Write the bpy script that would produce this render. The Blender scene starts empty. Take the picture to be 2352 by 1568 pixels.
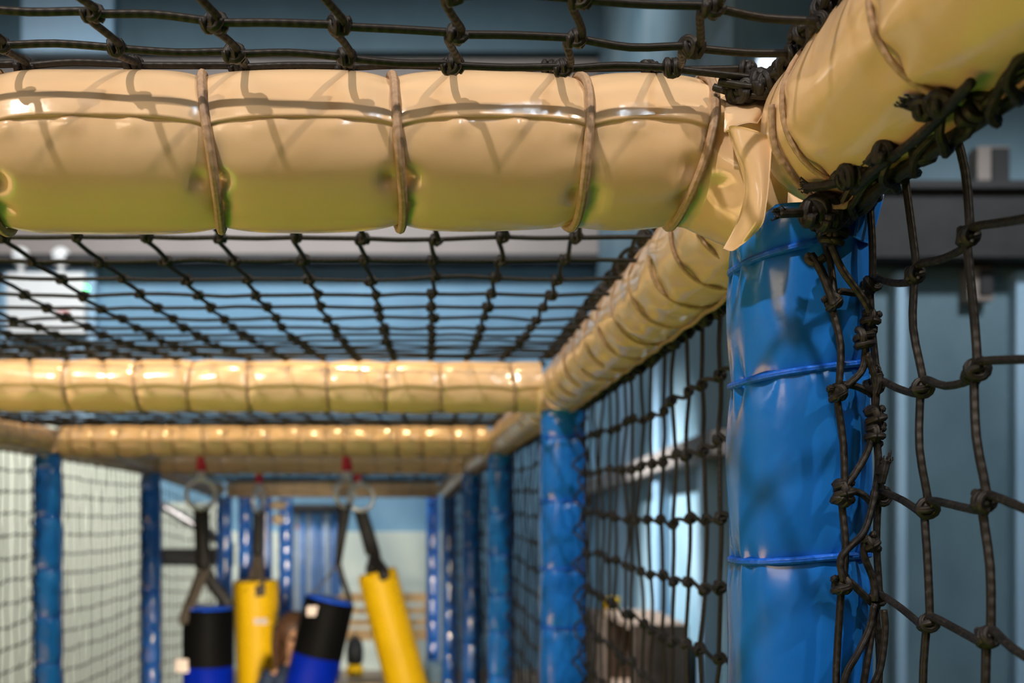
import bpy, bmesh, math, random
import numpy as np
from mathutils import Vector, Matrix

SC = bpy.context.scene
COL = SC.collection
rng = np.random.default_rng(11)
random.seed(11)
PI = math.pi

# ------------------------------------------------------------------ camera, world, lights, exposure
ZC = 1.60                      # camera height over the floor
F = 2450.0                     # focal length in pixels of the 2352 px wide frame
VX, VY = 983.0, 1180.0         # vanishing point of the corridor in the photo
W, H = 2352, 1568

def P(px, py, Y):
    """World point seen at a photo position at distance Y from the camera."""
    return np.array([(px - VX) * Y / F, Y, ZC + (VY - py) * Y / F])

cam_d = bpy.data.cameras.new('camera')
cam = bpy.data.objects.new('camera', cam_d)
COL.objects.link(cam)
cam.location = (0, 0, ZC)
cam.rotation_euler = (PI / 2, 0, 0)
cam_d.sensor_width = 36
cam_d.lens = F / W * 36
cam_d.shift_x = (W / 2 - VX) / W
cam_d.shift_y = (VY - H / 2) / W
cam_d.clip_start = 0.02
cam_d.dof.use_dof = True
cam_d.dof.focus_distance = 0.69
cam_d.dof.aperture_fstop = 6.6
cam_d.dof.aperture_blades = 9
SC.camera = cam

SC.view_settings.view_transform = 'Standard'
SC.view_settings.look = 'None'
SC.view_settings.gamma = 1
SC.view_settings.use_curve_mapping = False
SC.view_settings.exposure = 0.0

wd = bpy.data.worlds.new('world')
SC.world = wd
wd.use_nodes = True
wd.node_tree.nodes['Background'].inputs[0].default_value = (0.5, 0.6, 0.7, 1)
wd.node_tree.nodes['Background'].inputs[1].default_value = 0.05

def lamp(name, kind, loc, energy, color, radius=0.1, target=None, size=(1, 1), angle=60, blend=0.5):
    d = bpy.data.lights.new(name, kind)
    d.energy = energy
    d.color = color
    if kind == 'AREA':
        d.shape = 'RECTANGLE'
        d.size, d.size_y = size
    else:
        d.shadow_soft_size = radius
    if kind == 'SPOT':
        d.spot_size = math.radians(angle)
        d.spot_blend = blend
    o = bpy.data.objects.new(name, d)
    COL.objects.link(o)
    o.location = loc
    if target is not None:
        o.rotation_euler = (Vector(target) - Vector(loc)).to_track_quat('-Z', 'Y').to_euler()
    return o

WARM = (1.0, 0.84, 0.72)
GOLD = (1.0, 0.70, 0.34)
COOL = (0.72, 0.86, 1.0)
# warm high-bay over the left shoulder of the camera: throws the net's shadow on the front crossbar
lamp('warm_high_bay', 'SPOT', (-2.2, -2.5, ZC + 4.6), 1050, WARM, 0.09, (0.0, 0.75, ZC + 0.2), angle=34)
lamp('second_high_bay', 'SPOT', (3.2, -2.0, ZC + 4.4), 600, (1.0, 0.80, 0.58), 0.10, (0.1, 0.75, ZC + 0.2), angle=40)
lamp('golden_high_bay', 'SPOT', (-0.5, 1.4, ZC + 4.6), 1150, GOLD, 0.12, (-0.5, 2.85, ZC + .25), angle=27, blend=.25)
lamp('warm_front_fill', 'AREA', (-1.6, -2.6, ZC + 1.5), 28, (1.0, 0.76, 0.50), size=(1.6, 1.0), target=(0.1, 0.75, ZC + .2))  # unseen warm fill added for the crossbar's front face
lamp('left_bounce_fill', 'SPOT', (-3.2, -.4, ZC + 4.4), 11500, (1.0, 0.78, 0.5), 0.25, (-3.0, -.1, 0), angle=36, blend=.4)  # added fill: lights the unseen mats so they bounce onto the rails
lamp('carpet_fill', 'SPOT', (-4.6, 0.9, ZC + 3.4), 1250, (1.0, 0.96, 0.86), 0.2, (-0.5, 0.7, 0), angle=19, blend=.5)  # added to light the carpet so its green reflects in the crossbar
lamp('cool_strip_near', 'AREA', (1.4, -2.6, ZC + 3.6), 45, COOL, size=(0.25, 2.4), target=(0.3, 0.7, ZC))
lamp('cool_strip_left', 'AREA', (-3.4, 0.4, ZC + 2.8), 30, (0.80, 0.90, 1.0), size=(0.25, 2.4), target=(0.2, 0.8, ZC))
hp = lamp('back_wall_fill', 'AREA', (-1.5, 6.8, ZC + 5.4), 240, (0.85, 0.93, 1.0), size=(6, 1), target=(-1.5, 11.0, ZC + 1.6))  # fill added for the back wall, spread narrowed to spare the far bars
hp.data.spread = math.radians(85)
lamp('partition_fill', 'SPOT', (-3.6, 5.6, ZC + 3.6), 1500, (1.0, 0.95, 0.84), 0.2, (-3.5, 9.0, 1.2), angle=56)  # fill added to brighten the pale partition
lamp('side_wall_fill', 'SPOT', (-1.2, 7.4, ZC + 3.4), 4000, (0.86, 0.94, 1.0), 0.2, (1.72, 7.5, ZC - .9), angle=33, blend=.8)  # cool fill added to brighten the receding right wall
lamp('corner_fill', 'SPOT', (3.2, 2.6, ZC + 3.2), 480, (0.86, 0.94, 1.0), 0.2, (3.0, 5.8, ZC - .3), angle=62)  # cool fill added to brighten the right-hand corner wall
lamp('bag_fill', 'SPOT', (0.15, -1.4, ZC - 0.45), 1900, (1.0, 0.9, 0.72), 0.2, (-0.53, 5.2, ZC - .78), angle=15, blend=.4)  # fill added behind the camera, aimed under the bars at the bags

# ------------------------------------------------------------------ material helpers
def nt(name):
    m = bpy.data.materials.new(name)
    m.use_nodes = True
    t = m.node_tree
    return m, t, t.nodes['Principled BSDF']

def N(t, kind, **kw):
    n = t.nodes.new(kind)
    for k, v in kw.items():
        if k in n.inputs.keys():
            n.inputs[k].default_value = v
        else:
            setattr(n, k, v)
    return n

def ramp(t, fac, stops):
    r = t.nodes.new('ShaderNodeValToRGB')
    el = r.color_ramp.elements
    while len(el) < len(stops):
        el.new(0.5)
    for e, (p, c) in zip(el, stops):
        e.position = p
        e.color = (*c, 1)
    t.links.new(fac, r.inputs[0])
    return r.outputs[0]

def math_node(t, op, a, b=None):
    n = t.nodes.new('ShaderNodeMath')
    n.operation = op
    for i, v in enumerate((a, b)):
        if v is None:
            continue
        if isinstance(v, (int, float)):
            n.inputs[i].default_value = v
        else:
            t.links.new(v, n.inputs[i])
    return n.outputs[0]

def plain(name, col, rough=0.5, metal=0.0, noise=0.15, scale=8.0, bump=0.0, bscale=60.0, coat=0.0, emit=None, spec=0.5):
    m, t, b = nt(name)
    tc = N(t, 'ShaderNodeTexCoord')
    nz = N(t, 'ShaderNodeTexNoise', Scale=scale, Detail=4.0)
    t.links.new(tc.outputs['Object'], nz.inputs['Vector'])
    lo = tuple(c * (1 - noise) for c in col)
    hi = tuple(min(1, c * (1 + noise)) for c in col)
    t.links.new(ramp(t, nz.outputs['Fac'], [(0.3, lo), (0.7, hi)]), b.inputs['Base Color'])
    b.inputs['Roughness'].default_value = rough
    b.inputs['Metallic'].default_value = metal
    b.inputs['Coat Weight'].default_value = coat
    b.inputs['Specular IOR Level'].default_value = spec
    if bump:
        n2 = N(t, 'ShaderNodeTexNoise', Scale=bscale, Detail=3.0)
        t.links.new(tc.outputs['Object'], n2.inputs['Vector'])
        bp = N(t, 'ShaderNodeBump', Strength=bump, Distance=0.002)
        t.links.new(n2.outputs['Fac'], bp.inputs['Height'])
        t.links.new(bp.outputs[0], b.inputs['Normal'])
    if emit:
        b.inputs['Emission Color'].default_value = (*emit[0], 1)
        b.inputs['Emission Strength'].default_value = emit[1]
    return m

def vinyl(name, col, col2, rough=0.16):
    m, t, b = nt(name)
    tc = N(t, 'ShaderNodeTexCoord')
    n1 = N(t, 'ShaderNodeTexNoise', Scale=9.0, Detail=3.0)
    t.links.new(tc.outputs['Object'], n1.inputs['Vector'])
    t.links.new(ramp(t, n1.outputs['Fac'], [(0.35, col), (0.7, col2)]), b.inputs['Base Color'])
    n2 = N(t, 'ShaderNodeTexNoise', Scale=38.0, Detail=2.0)
    t.links.new(tc.outputs['Object'], n2.inputs['Vector'])
    n3 = N(t, 'ShaderNodeTexNoise', Scale=420.0, Detail=2.0)
    t.links.new(tc.outputs['Object'], n3.inputs['Vector'])
    h = math_node(t, 'ADD', n2.outputs['Fac'], math_node(t, 'MULTIPLY', n3.outputs['Fac'], 0.03))
    bp = N(t, 'ShaderNodeBump', Strength=0.22, Distance=0.003)
    t.links.new(h, bp.inputs['Height'])
    t.links.new(bp.outputs[0], b.inputs['Normal'])
    r = N(t, 'ShaderNodeMapRange')
    r.inputs['To Min'].default_value = rough * 0.75
    r.inputs['To Max'].default_value = rough * 1.35
    t.links.new(n3.outputs['Fac'], r.inputs['Value'])
    t.links.new(r.outputs[0], b.inputs['Roughness'])
    b.inputs['IOR'].default_value = 1.62
    b.inputs['Specular IOR Level'].default_value = 0.6
    return m

def cord(name, col, fleck, rough=0.55, k=1.0):
    """Braided cord: crossing diagonal strands along the rope's own UVs."""
    m, t, b = nt(name)
    tc = N(t, 'ShaderNodeTexCoord')
    sp = N(t, 'ShaderNodeSeparateXYZ')
    t.links.new(tc.outputs['UV'], sp.inputs[0])
    u = math_node(t, 'MULTIPLY', sp.outputs[0], 3 * 2 * PI)
    v = math_node(t, 'MULTIPLY', sp.outputs[1], 2 * PI * 1.15 * k)
    a = math_node(t, 'SINE', math_node(t, 'ADD', u, v))
    c = math_node(t, 'SINE', math_node(t, 'SUBTRACT', u, v))
    h = math_node(t, 'MULTIPLY', a, c)
    bp = N(t, 'ShaderNodeBump', Strength=0.5, Distance=0.0006)
    t.links.new(h, bp.inputs['Height'])
    t.links.new(bp.outputs[0], b.inputs['Normal'])
    nz = N(t, 'ShaderNodeTexNoise', Scale=320.0, Detail=3.0)
    t.links.new(tc.outputs['Object'], nz.inputs['Vector'])
    lo = tuple(x * 0.8 for x in col)
    t.links.new(ramp(t, nz.outputs['Fac'], [(0.32, lo), (0.58, col), (0.78, fleck)]), b.inputs['Base Color'])
    b.inputs['Roughness'].default_value = rough
    b.inputs['Specular IOR Level'].default_value = 0.4
    return m

M = {}
M['cream'] = vinyl('cream_vinyl', (0.74, 0.53, 0.32), (0.80, 0.59, 0.37))
M['blue'] = vinyl('blue_vinyl', (0.008, 0.14, 0.60), (0.014, 0.185, 0.70), 0.20)
M['rope'] = cord('black_rope', (0.011, 0.0095, 0.009), (0.034, 0.029, 0.024))
M['twine'] = cord('brown_twine', (0.42, 0.29, 0.19), (0.50, 0.36, 0.25), 0.6)
M['bluecord'] = cord('blue_cord', (0.012, 0.14, 0.78), (0.05, 0.26, 0.9), 0.4)
M['steel'] = plain('polished_steel', (0.85, 0.82, 0.77), 0.3, 0.6, 0.05)
M['red'] = plain('red_webbing', (0.75, 0.03, 0.05), 0.5)
M['black_strap'] = plain('black_webbing', (0.016, 0.013, 0.011), 0.6, bump=0.4, bscale=200)
M['brown_strap'] = plain('faded_webbing', (0.10, 0.075, 0.055), 0.75, bump=0.4, bscale=200)
M['black_vinyl'] = plain('black_vinyl', (0.004, 0.0037, 0.0037), 0.6, spec=0.06)
M['royal'] = plain('royal_blue_canvas', (0.0004, 0.014, 0.32), 0.5, spec=0.1)
M['liner'] = plain('bright_blue_liner', (0.01, 0.10, 0.75), 0.4)
M['yellow'] = plain('yellow_vinyl', (0.94, 0.54, 0.003), 0.5, noise=0.05, spec=0.25)
M['white'] = plain('white_plastic', (0.78, 0.74, 0.70), 0.4, noise=0.03)
M['label'] = plain('pale_label', (0.75, 0.60, 0.52), 0.5)
M['redprint'] = plain('red_print', (0.6, 0.10, 0.07), 0.5)
M['green_led'] = plain('green_led', (0.1, 0.6, 0.2), 0.4, emit=((0.15, 1.0, 0.3), 3.0))
M['pine'] = plain('pine_wood', (0.55, 0.34, 0.15), 0.55, noise=0.25, scale=14)
M['dark'] = plain('dark_rubber', (0.015, 0.015, 0.017), 0.6)
M['tube'] = plain('grey_steel_tube', (0.20, 0.19, 0.20), 0.28, 0.8)
M['brown'] = plain('brown_board', (0.16, 0.10, 0.065), 0.7, noise=0.3)
M['greybeam'] = plain('grey_primer_steel', (0.032, 0.030, 0.030), 0.6, spec=0.2)
M['skin'] = plain('skin', (0.62, 0.32, 0.18), 0.5, noise=0.06)
M['hair'] = plain('brown_hair', (0.10, 0.045, 0.02), 0.5, noise=0.35, scale=60)
M['shirt'] = plain('navy_cloth', (0.03, 0.045, 0.09), 0.8)
M['trousers'] = plain('grey_cloth', (0.08, 0.08, 0.09), 0.85)
M['eye'] = plain('dark_eye', (0.02, 0.015, 0.012), 0.25)
M['sole'] = plain('white_sock', (0.7, 0.7, 0.68), 0.8)
M['mat'] = plain('tan_bounce_mat', (0.62, 0.46, 0.27), 0.7)
M['foam'] = plain('foam', (0.05, 0.05, 0.05), 0.9)

def paint(name, a, b_, c, scale=1.1, rough=0.6):
    m, t, b = nt(name)
    tc = N(t, 'ShaderNodeTexCoord')
    mp = N(t, 'ShaderNodeMapping')
    mp.inputs['Scale'].default_value = (1, 1, 0.55)
    t.links.new(tc.outputs['Object'], mp.inputs[0])
    nz = N(t, 'ShaderNodeTexNoise', Scale=scale, Detail=5.0, Roughness=0.6)
    t.links.new(mp.outputs[0], nz.inputs['Vector'])
    t.links.new(ramp(t, nz.outputs['Fac'], [(0.28, a), (0.5, b_), (0.75, c)]), b.inputs['Base Color'])
    b.inputs['Roughness'].default_value = rough
    return m
M['wall_blue'] = paint('blue_wall_paint', (0.075, 0.16, 0.23), (0.12, 0.24, 0.34), (0.17, 0.30, 0.40))
M['wall_teal'] = paint('teal_steel_paint', (0.04, 0.085, 0.11), (0.055, 0.11, 0.14), (0.075, 0.135, 0.165))
M['wall_pale'] = paint('pale_wall_paint', (0.42, 0.46, 0.40), (0.50, 0.53, 0.46), (0.58, 0.60, 0.52), 0.8)
M['wall_corner'] = paint('corner_blue_paint', (0.06, 0.115, 0.15), (0.10, 0.17, 0.21), (0.16, 0.25, 0.29), 1.3)
M['wall_right'] = paint('worn_blue_paint', (0.10, 0.19, 0.24), (0.22, 0.34, 0.40), (0.36, 0.46, 0.50), 1.6)
M['pale_blue'] = paint('pale_blue_paint', (0.22, 0.36, 0.50), (0.30, 0.45, 0.58), (0.38, 0.52, 0.64))
M['mauve'] = paint('mauve_grey_paint', (0.20, 0.162, 0.138), (0.25, 0.20, 0.172), (0.29, 0.232, 0.20), 0.6)
M['ceil'] = plain('grey_ceiling', (0.16, 0.17, 0.18), 0.8)
M['turf'] = plain('green_play_carpet', (0.09, 0.36, 0.010), 0.9, noise=0.3, scale=30)
M['floor'] = plain('brown_floor', (0.16, 0.115, 0.08), 0.6)
M['bluestrip'] = plain('blue_pvc_strip', (0.02, 0.10, 0.30), 0.3)
M['greystrip'] = plain('grey_pvc_strip', (0.20, 0.25, 0.33), 0.3)
M['glow'] = plain('bright_window', (0.8, 0.85, 0.9), 0.3, emit=((0.75, 0.86, 1.0), 1.6))

# ------------------------------------------------------------------ mesh helpers
class MB:
    """Collects vertices, faces and per-vertex UVs for ONE mesh object."""
    def __init__(s):
        s.v = []; s.f = []; s.uv = []; s.n = 0
    def add(s, v, f, uv=None):
        v = np.asarray(v, float)
        s.v.append(v)
        s.f.extend((np.asarray(f) + s.n).tolist() if not isinstance(f, list) else [[i + s.n for i in q] for q in f])
        s.uv.append(np.zeros((len(v), 2)) if uv is None else uv)
        s.n += len(v)
        return s
    def build(s, name, mat, parent=None, base=(0, 0, 0), smooth=True, keep=False):
        me = bpy.data.meshes.new(name)
        V = np.concatenate(s.v)
        b = np.array(parent['_base']) if (parent is not None and '_base' in parent.keys()) else np.array(base, float)
        V = V - b
        me.from_pydata(V.tolist(), [], s.f)
        uvl = me.uv_layers.new(name='uv')
        idx = np.empty(len(me.loops), dtype=np.int64)
        me.loops.foreach_get('vertex_index', idx)
        uvl.data.foreach_set('uv', np.concatenate(s.uv)[idx].astype(np.float32).ravel())
        if smooth:
            me.polygons.foreach_set('use_smooth', np.ones(len(me.polygons), dtype=bool))
        me.materials.append(mat)
        me.update()
        o = bpy.data.objects.new(name, me)
        COL.objects.link(o)
        if parent is not None:
            o.parent = parent
        else:
            o.location = tuple(b)
        return o

def tag(o, label=None, cat=None, group=None, kind=None):
    if label: o['label'] = label
    if cat: o['category'] = cat
    if group: o['group'] = group
    if kind: o['kind'] = kind
    return o

def thing(name, label, cat, base, group=None):
    o = bpy.data.objects.new(name, None)
    o.empty_display_size = 0.05
    COL.objects.link(o)
    o.location = tuple(float(x) for x in base)
    o['_base'] = [float(x) for x in base]
    return tag(o, label, cat, group)

def copy_tree(o, parent=None):
    c = o.copy()
    COL.objects.link(c)
    c.parent = parent
    for ch in list(o.children):
        copy_tree(ch, c)
    return c

def catmull(pts, n):
    p = np.asarray(pts, float)
    if n <= 1 or len(p) < 3:
        return p
    q = np.vstack([2 * p[0] - p[1], p, 2 * p[-1] - p[-2]])
    t = (np.arange(n) / n)[:, None]
    out = []
    for i in range(len(p) - 1):
        a, b, c, d = q[i:i + 4]
        out.append(0.5 * (2 * b + (c - a) * t + (2 * a - 5 * b + 4 * c - d) * t ** 2 + (3 * b - a - 3 * c + d) * t ** 3))
    out.append(p[-1:])
    return np.vstack(out)

def tube(mb, pts, r, sides=7, closed=False, cap=True):
    p = np.asarray(pts, float)
    n = len(p)
    if closed:
        T = np.roll(p, -1, 0) - np.roll(p, 1, 0)
    else:
        T = np.gradient(p, axis=0)
    T /= np.linalg.norm(T, axis=1)[:, None] + 1e-12
    ref = np.array([0, 0, 1.0]) if abs(T[0, 2]) < 0.9 else np.array([1.0, 0, 0])
    U = np.empty_like(p)
    u = np.cross(T[0], ref); u /= np.linalg.norm(u)
    for i in range(n):
        u = u - T[i] * (u @ T[i])
        u /= np.linalg.norm(u) + 1e-12
        U[i] = u
    Vv = np.cross(T, U)
    if closed:                                                       # untwist the frame over the loop
        u_end = U[-1] - T[0] * (U[-1] @ T[0]); u_end /= np.linalg.norm(u_end)
        ang = math.atan2(np.dot(np.cross(u_end, U[0]), T[0]), np.dot(u_end, U[0]))
        a_ = np.linspace(0, ang, n)[:, None]
        U, Vv = U * np.cos(a_) + Vv * np.sin(a_), Vv * np.cos(a_) - U * np.sin(a_)
        p = np.vstack([p, p[:1]]); U = np.vstack([U, U[:1]]); Vv = np.vstack([Vv, Vv[:1]])
        n += 1
    a = np.linspace(0, 2 * PI, sides + 1)
    rr = np.broadcast_to(np.asarray(r, float), (n,)) if np.ndim(r) else np.full(n, float(r))
    ring = p[:, None, :] + rr[:, None, None] * (np.cos(a)[None, :, None] * U[:, None, :] + np.sin(a)[None, :, None] * Vv[:, None, :])
    L = np.concatenate([[0], np.cumsum(np.linalg.norm(np.diff(p, axis=0), axis=1))]) / (2 * PI * max(1e-6, rr.mean()))
    uv = np.stack(np.broadcast_arrays(a[None, :] / (2 * PI), L[:, None]), -1).reshape(-1, 2)
    s1 = sides + 1
    i, j = np.meshgrid(np.arange(n - 1), np.arange(sides), indexing='ij')
    q = np.stack([i * s1 + j, i * s1 + j + 1, (i + 1) * s1 + j + 1, (i + 1) * s1 + j], -1).reshape(-1, 4)
    f = q.tolist()
    if cap and not closed:
        f.append(list(range(sides))[::-1])
        f.append([(n - 1) * s1 + k for k in range(sides)])
    mb.add(ring.reshape(-1, 3), f, uv)
    return mb

def box(mb, x0, x1, y0, y1, z0, z1, bev=0.0):
    bm = bmesh.new()
    bmesh.ops.create_cube(bm, size=1)
    for v in bm.verts:
        v.co = ((x0 + x1) / 2 + v.co.x * (x1 - x0), (y0 + y1) / 2 + v.co.y * (y1 - y0), (z0 + z1) / 2 + v.co.z * (z1 - z0))
    if bev:
        bmesh.ops.bevel(bm, geom=bm.edges[:], offset=bev, segments=2, affect='EDGES', profile=0.7)
    bm.verts.index_update()
    mb.add([v.co[:] for v in bm.verts], [[v.index for v in f.verts] for f in bm.faces])
    bm.free()
    return mb

def bar(mb, a, b, w, h, up=(0, 0, 1)):
    """Rectangular bar from a to b."""
    a = np.array(a, float); b = np.array(b, float)
    d = b - a; d /= np.linalg.norm(d)
    s = np.cross(d, np.array(up, float)); s /= np.linalg.norm(s)
    u = np.cross(s, d)
    v = [p + sx * s * w / 2 + su * u * h / 2 for p in (a, b) for sx, su in ((-1, -1), (1, -1), (1, 1), (-1, 1))]
    mb.add(v, [[0, 3, 2, 1], [4, 5, 6, 7], [0, 1, 5, 4], [1, 2, 6, 5], [2, 3, 7, 6], [3, 0, 4, 7]])
    return mb

def ball(mb, c, r, sub=2, scale=(1, 1, 1), rot=None, jit=0.0):
    bm = bmesh.new()
    bmesh.ops.create_icosphere(bm, subdivisions=sub, radius=1)
    bm.verts.index_update()
    v = np.array([x.co[:] for x in bm.verts]) * np.array(scale) * r
    if jit:
        v *= 1 + rng.uniform(-jit, jit, (len(v), 1))
    if rot is not None:
        v = v @ np.array(rot).T
    mb.add(v + np.array(c, float), [[x.index for x in f.verts] for f in bm.faces])
    bm.free()
    return mb

def lathe(mb, prof, c=(0, 0, 0), seg=40, rot=None, cap=True):
    """Revolve (r, z) pairs about z; rot tilts about c."""
    pr = np.array(prof, float)
    a = np.linspace(0, 2 * PI, seg, endpoint=False)
    v = np.stack([pr[:, None, 0] * np.cos(a), pr[:, None, 0] * np.sin(a), np.broadcast_to(pr[:, None, 1], (len(pr), seg))], -1).reshape(-1, 3)
    if rot is not None:
        v = v @ np.array(rot).T
    n = len(pr)
    f = []
    for i in range(n - 1):
        for j in range(seg):
            k = (j + 1) % seg
            f.append([i * seg + j, i * seg + k, (i + 1) * seg + k, (i + 1) * seg + j])
    if cap:
        f.append(list(range(seg))[::-1]); f.append([(n - 1) * seg + j for j in range(seg)])
    mb.add(v + np.array(c, float), f)
    return mb

# ------------------------------------------------------------------ padded tubes
def tube_frame(A, B, front):
    A = np.array(A, float); B = np.array(B, float)
    d = B - A; L = np.linalg.norm(d); d /= L
    e1 = np.array(front, float); e1 -= d * (e1 @ d); e1 /= np.linalg.norm(e1)
    e2 = np.cross(e1, d)
    return A, d, e1, e2, L

def sleeve(A, B, front, R, ties, seed=0, ns=120, nt_=64, pinch=0.07, pw=0.012, flap=0.0, seam=0.0, seam_tie=0.0,
           wr=0.0010, pleat=0.0, square=None, tilt=None, dents=(), ends=0.0, extra=None):
    """Foam tube under a lashed vinyl sleeve: bulges between ties, wrinkles and pleats at them, an overlapped seam."""
    A, d, e1, e2, L = tube_frame(A, B, front)
    g = np.random.default_rng(seed)
    ties = np.array(ties, float)
    tilt = np.zeros(len(ties)) if tilt is None else np.array(tilt, float)
    # denser rings near the ties
    s = np.linspace(0, L, ns)
    extra_s = np.concatenate([t + np.array([-.02, -.014, -.010, -.007, -.0045, -.0025, -.001, .001, .0025, .0045, .007, .010, .014, .02]) for t in ties]) if len(ties) else np.array([])
    s = np.unique(np.round(np.concatenate([s, extra_s]), 5)); s = s[(s >= 0) & (s <= L)]
    a = np.linspace(0, 2 * PI, nt_)
    if not flap:
        a = np.linspace(0, 2 * PI, nt_ + 1)[:-1]
    dist0 = np.min(np.abs(s[:, None] - ties[None, :]), axis=1) if len(ties) else np.full(len(s), 1.0)
    th_s = np.radians(seam - (seam - seam_tie) * np.exp(-dist0 / 0.02))
    th = th_s[:, None] + a[None, :]
    S = np.broadcast_to(s[:, None], th.shape)
    # distance to the nearest (tilted) tie, and how strongly pinched
    D = np.full(th.shape, 1.0)
    for t, tl in zip(ties, tilt):
        D = np.minimum(D, np.abs(S - (t + tl * R * np.sin(th))))
    r = np.full(th.shape, R)
    if square:
        r = r / (np.abs(np.cos(th)) ** square + np.abs(np.sin(th)) ** square) ** (1 / square) * (1.0 / (2 ** (1 / 2 - 1 / square)) ** 0.55)
    r = r * (1 - pinch * np.exp(-(D / pw)))
    # long soft bulge
    # wrinkles radiating from the ties
    w = np.zeros(th.shape)
    for k in range(9):
        kk = g.integers(3, 15); ph = g.uniform(0, 2 * PI); fs = g.uniform(-40, 40)
        w += np.sin(kk * th + ph + fs * S) * g.uniform(.3, 1)
    r = r + wr * 0.6 * w * np.exp(-D / 0.014)
    lw = np.zeros(th.shape)
    for k in range(7):
        lw += np.sin(g.integers(1, 6) * th + g.uniform(0, 6.28) + g.uniform(-90, 90) * S) * g.uniform(.3, 1)
    r = r + wr * 0.28 * lw
    if pleat:
        r = r + pleat * np.cos(15 * th + 1.3 * np.sin(3 * th + seed)) * np.exp(-D / 0.011) * (0.6 + 0.4 * np.sin(2 * th + seed))
    for (ds, dth, dep, ws, wt) in dents:
        dd = (th - math.radians(dth) + PI) % (2 * PI) - PI
        r = r - dep * np.exp(-((S - ds) / ws) ** 2 - (dd / math.radians(wt)) ** 2)
    if flap:
        fl = np.clip(1 - a / math.radians(125), 0, 1); fl = fl ** 0.5
        curl = np.exp(-a / math.radians(7)) * 0.0007 * (1 + 0.8 * np.sin(s * 90 + seed) + 0.5 * np.sin(s * 210))[:, None] * (1 - np.exp(-dist0 / 0.012))[:, None]
        r = r + flap * fl[None, :] + curl
        # small folds in the under layer just below the flap's edge
        ub = 2 * PI - a
        r = r + (np.exp(-((ub - math.radians(6)) / math.radians(6)) ** 2)[None, :] * 0.0016 *
                 np.clip(np.sin(s * 155 + seed) + 0.5 * np.sin(s * 331), 0, 2)[:, None] * (1 - np.exp(-dist0 / 0.012))[:, None])
    if ends:
        e = np.minimum(S, L - S)
        r = r * np.clip(1 - ends * np.exp(-e / 0.01), 0.02, 1)
    if extra is not None:
        r = extra(S, th, r)
    V = A + S[..., None] * d + r[..., None] * (np.cos(th)[..., None] * e1 + np.sin(th)[..., None] * e2)
    n, m = th.shape
    idx = np.arange(n * m).reshape(n, m)
    nx = np.roll(idx, -1, 1)
    f = np.stack([idx[:-1], idx[1:], nx[1:], nx[:-1]], -1).reshape(-1, 4).tolist()
    f.append(idx[0].tolist()[::-1]); f.append(idx[-1].tolist())
    mb = MB()
    mb.add(V.reshape(-1, 3), f)
    return mb

def tie_ring(A, B, front, R, s0, r, tilt=0.0, square=None, n=56, wob=0.0, sides=8, seed=0, double=False):
    A, d, e1, e2, L = tube_frame(A, B, front)
    g = np.random.default_rng(seed)
    th = np.linspace(0, 2 * PI, n, endpoint=False)
    rad = np.full(n, R)
    if square:
        rad = R / (np.abs(np.cos(th)) ** square + np.abs(np.sin(th)) ** square) ** (1 / square) * (1.0 / (2 ** (1 / 2 - 1 / square)) ** 0.55)
    ph = g.uniform(0, 6.28)
    sv = s0 + tilt * R * np.sin(th) + wob * np.sin(th * 2 + ph) + wob * .6 * np.sin(th * 3 + ph * 2)
    pts = A + sv[:, None] * d + rad[:, None] * (np.cos(th)[:, None] * e1 + np.sin(th)[:, None] * e2)
    mb = MB()
    tube(mb, pts, r, sides, closed=True)
    return mb

# ------------------------------------------------------------------ knotted netting
RR = 0.0024
def make_knot(r=RR, hi=True):
    mb = MB()
    if hi:
        t = np.linspace(0, 1, 22)
        w = 2 * PI * 1.7
        tube(mb, np.stack([(t - .5) * .0085, 1.75 * r * np.cos(w * t), 1.75 * r * np.sin(w * t)], 1), r * 0.98, 7)
        t = np.linspace(0, 1, 16)
        w = 2 * PI * 1.15
        tube(mb, np.stack([1.9 * r * np.sin(w * t + .6) + .001, (t - .5) * .008, 1.8 * r * np.cos(w * t + .6)], 1), r * 0.98, 7)
        ball(mb, (0, 0, 0), r * 2.0, 1)
    else:
        ball(mb, (0.0008, 0.0008, 0), r * 2.35, 1, (1.25, .9, 1), jit=0.18)
        ball(mb, (-0.0016, -0.0012, 0), r * 1.9, 1, (.9, 1.1, 1.1), jit=0.18)
    return np.concatenate(mb.v), mb.f, np.concatenate(mb.uv)
KNOT_HI = make_knot()
KNOT_LO = make_knot(hi=False)

def put_knot(mb, c, xd, yd, scale=1.0, hi=True, g=rng):
    v, f, uv = KNOT_HI if hi else KNOT_LO
    x = np.array(xd, float); x /= np.linalg.norm(x)
    y = np.array(yd, float); y -= x * (x @ y); y /= np.linalg.norm(y)
    z = np.cross(x, y)
    a = g.uniform(-.5, .5)
    x, y = x * math.cos(a) + y * math.sin(a), y * math.cos(a) - x * math.sin(a)
    if g.uniform() < .5:
        z = -z; y = -y
    R = np.stack([x, y, z], 1)
    s = scale * g.uniform(.92, 1.12)
    mb.add((v * s) @ R.T + np.array(c), f, uv)

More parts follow.
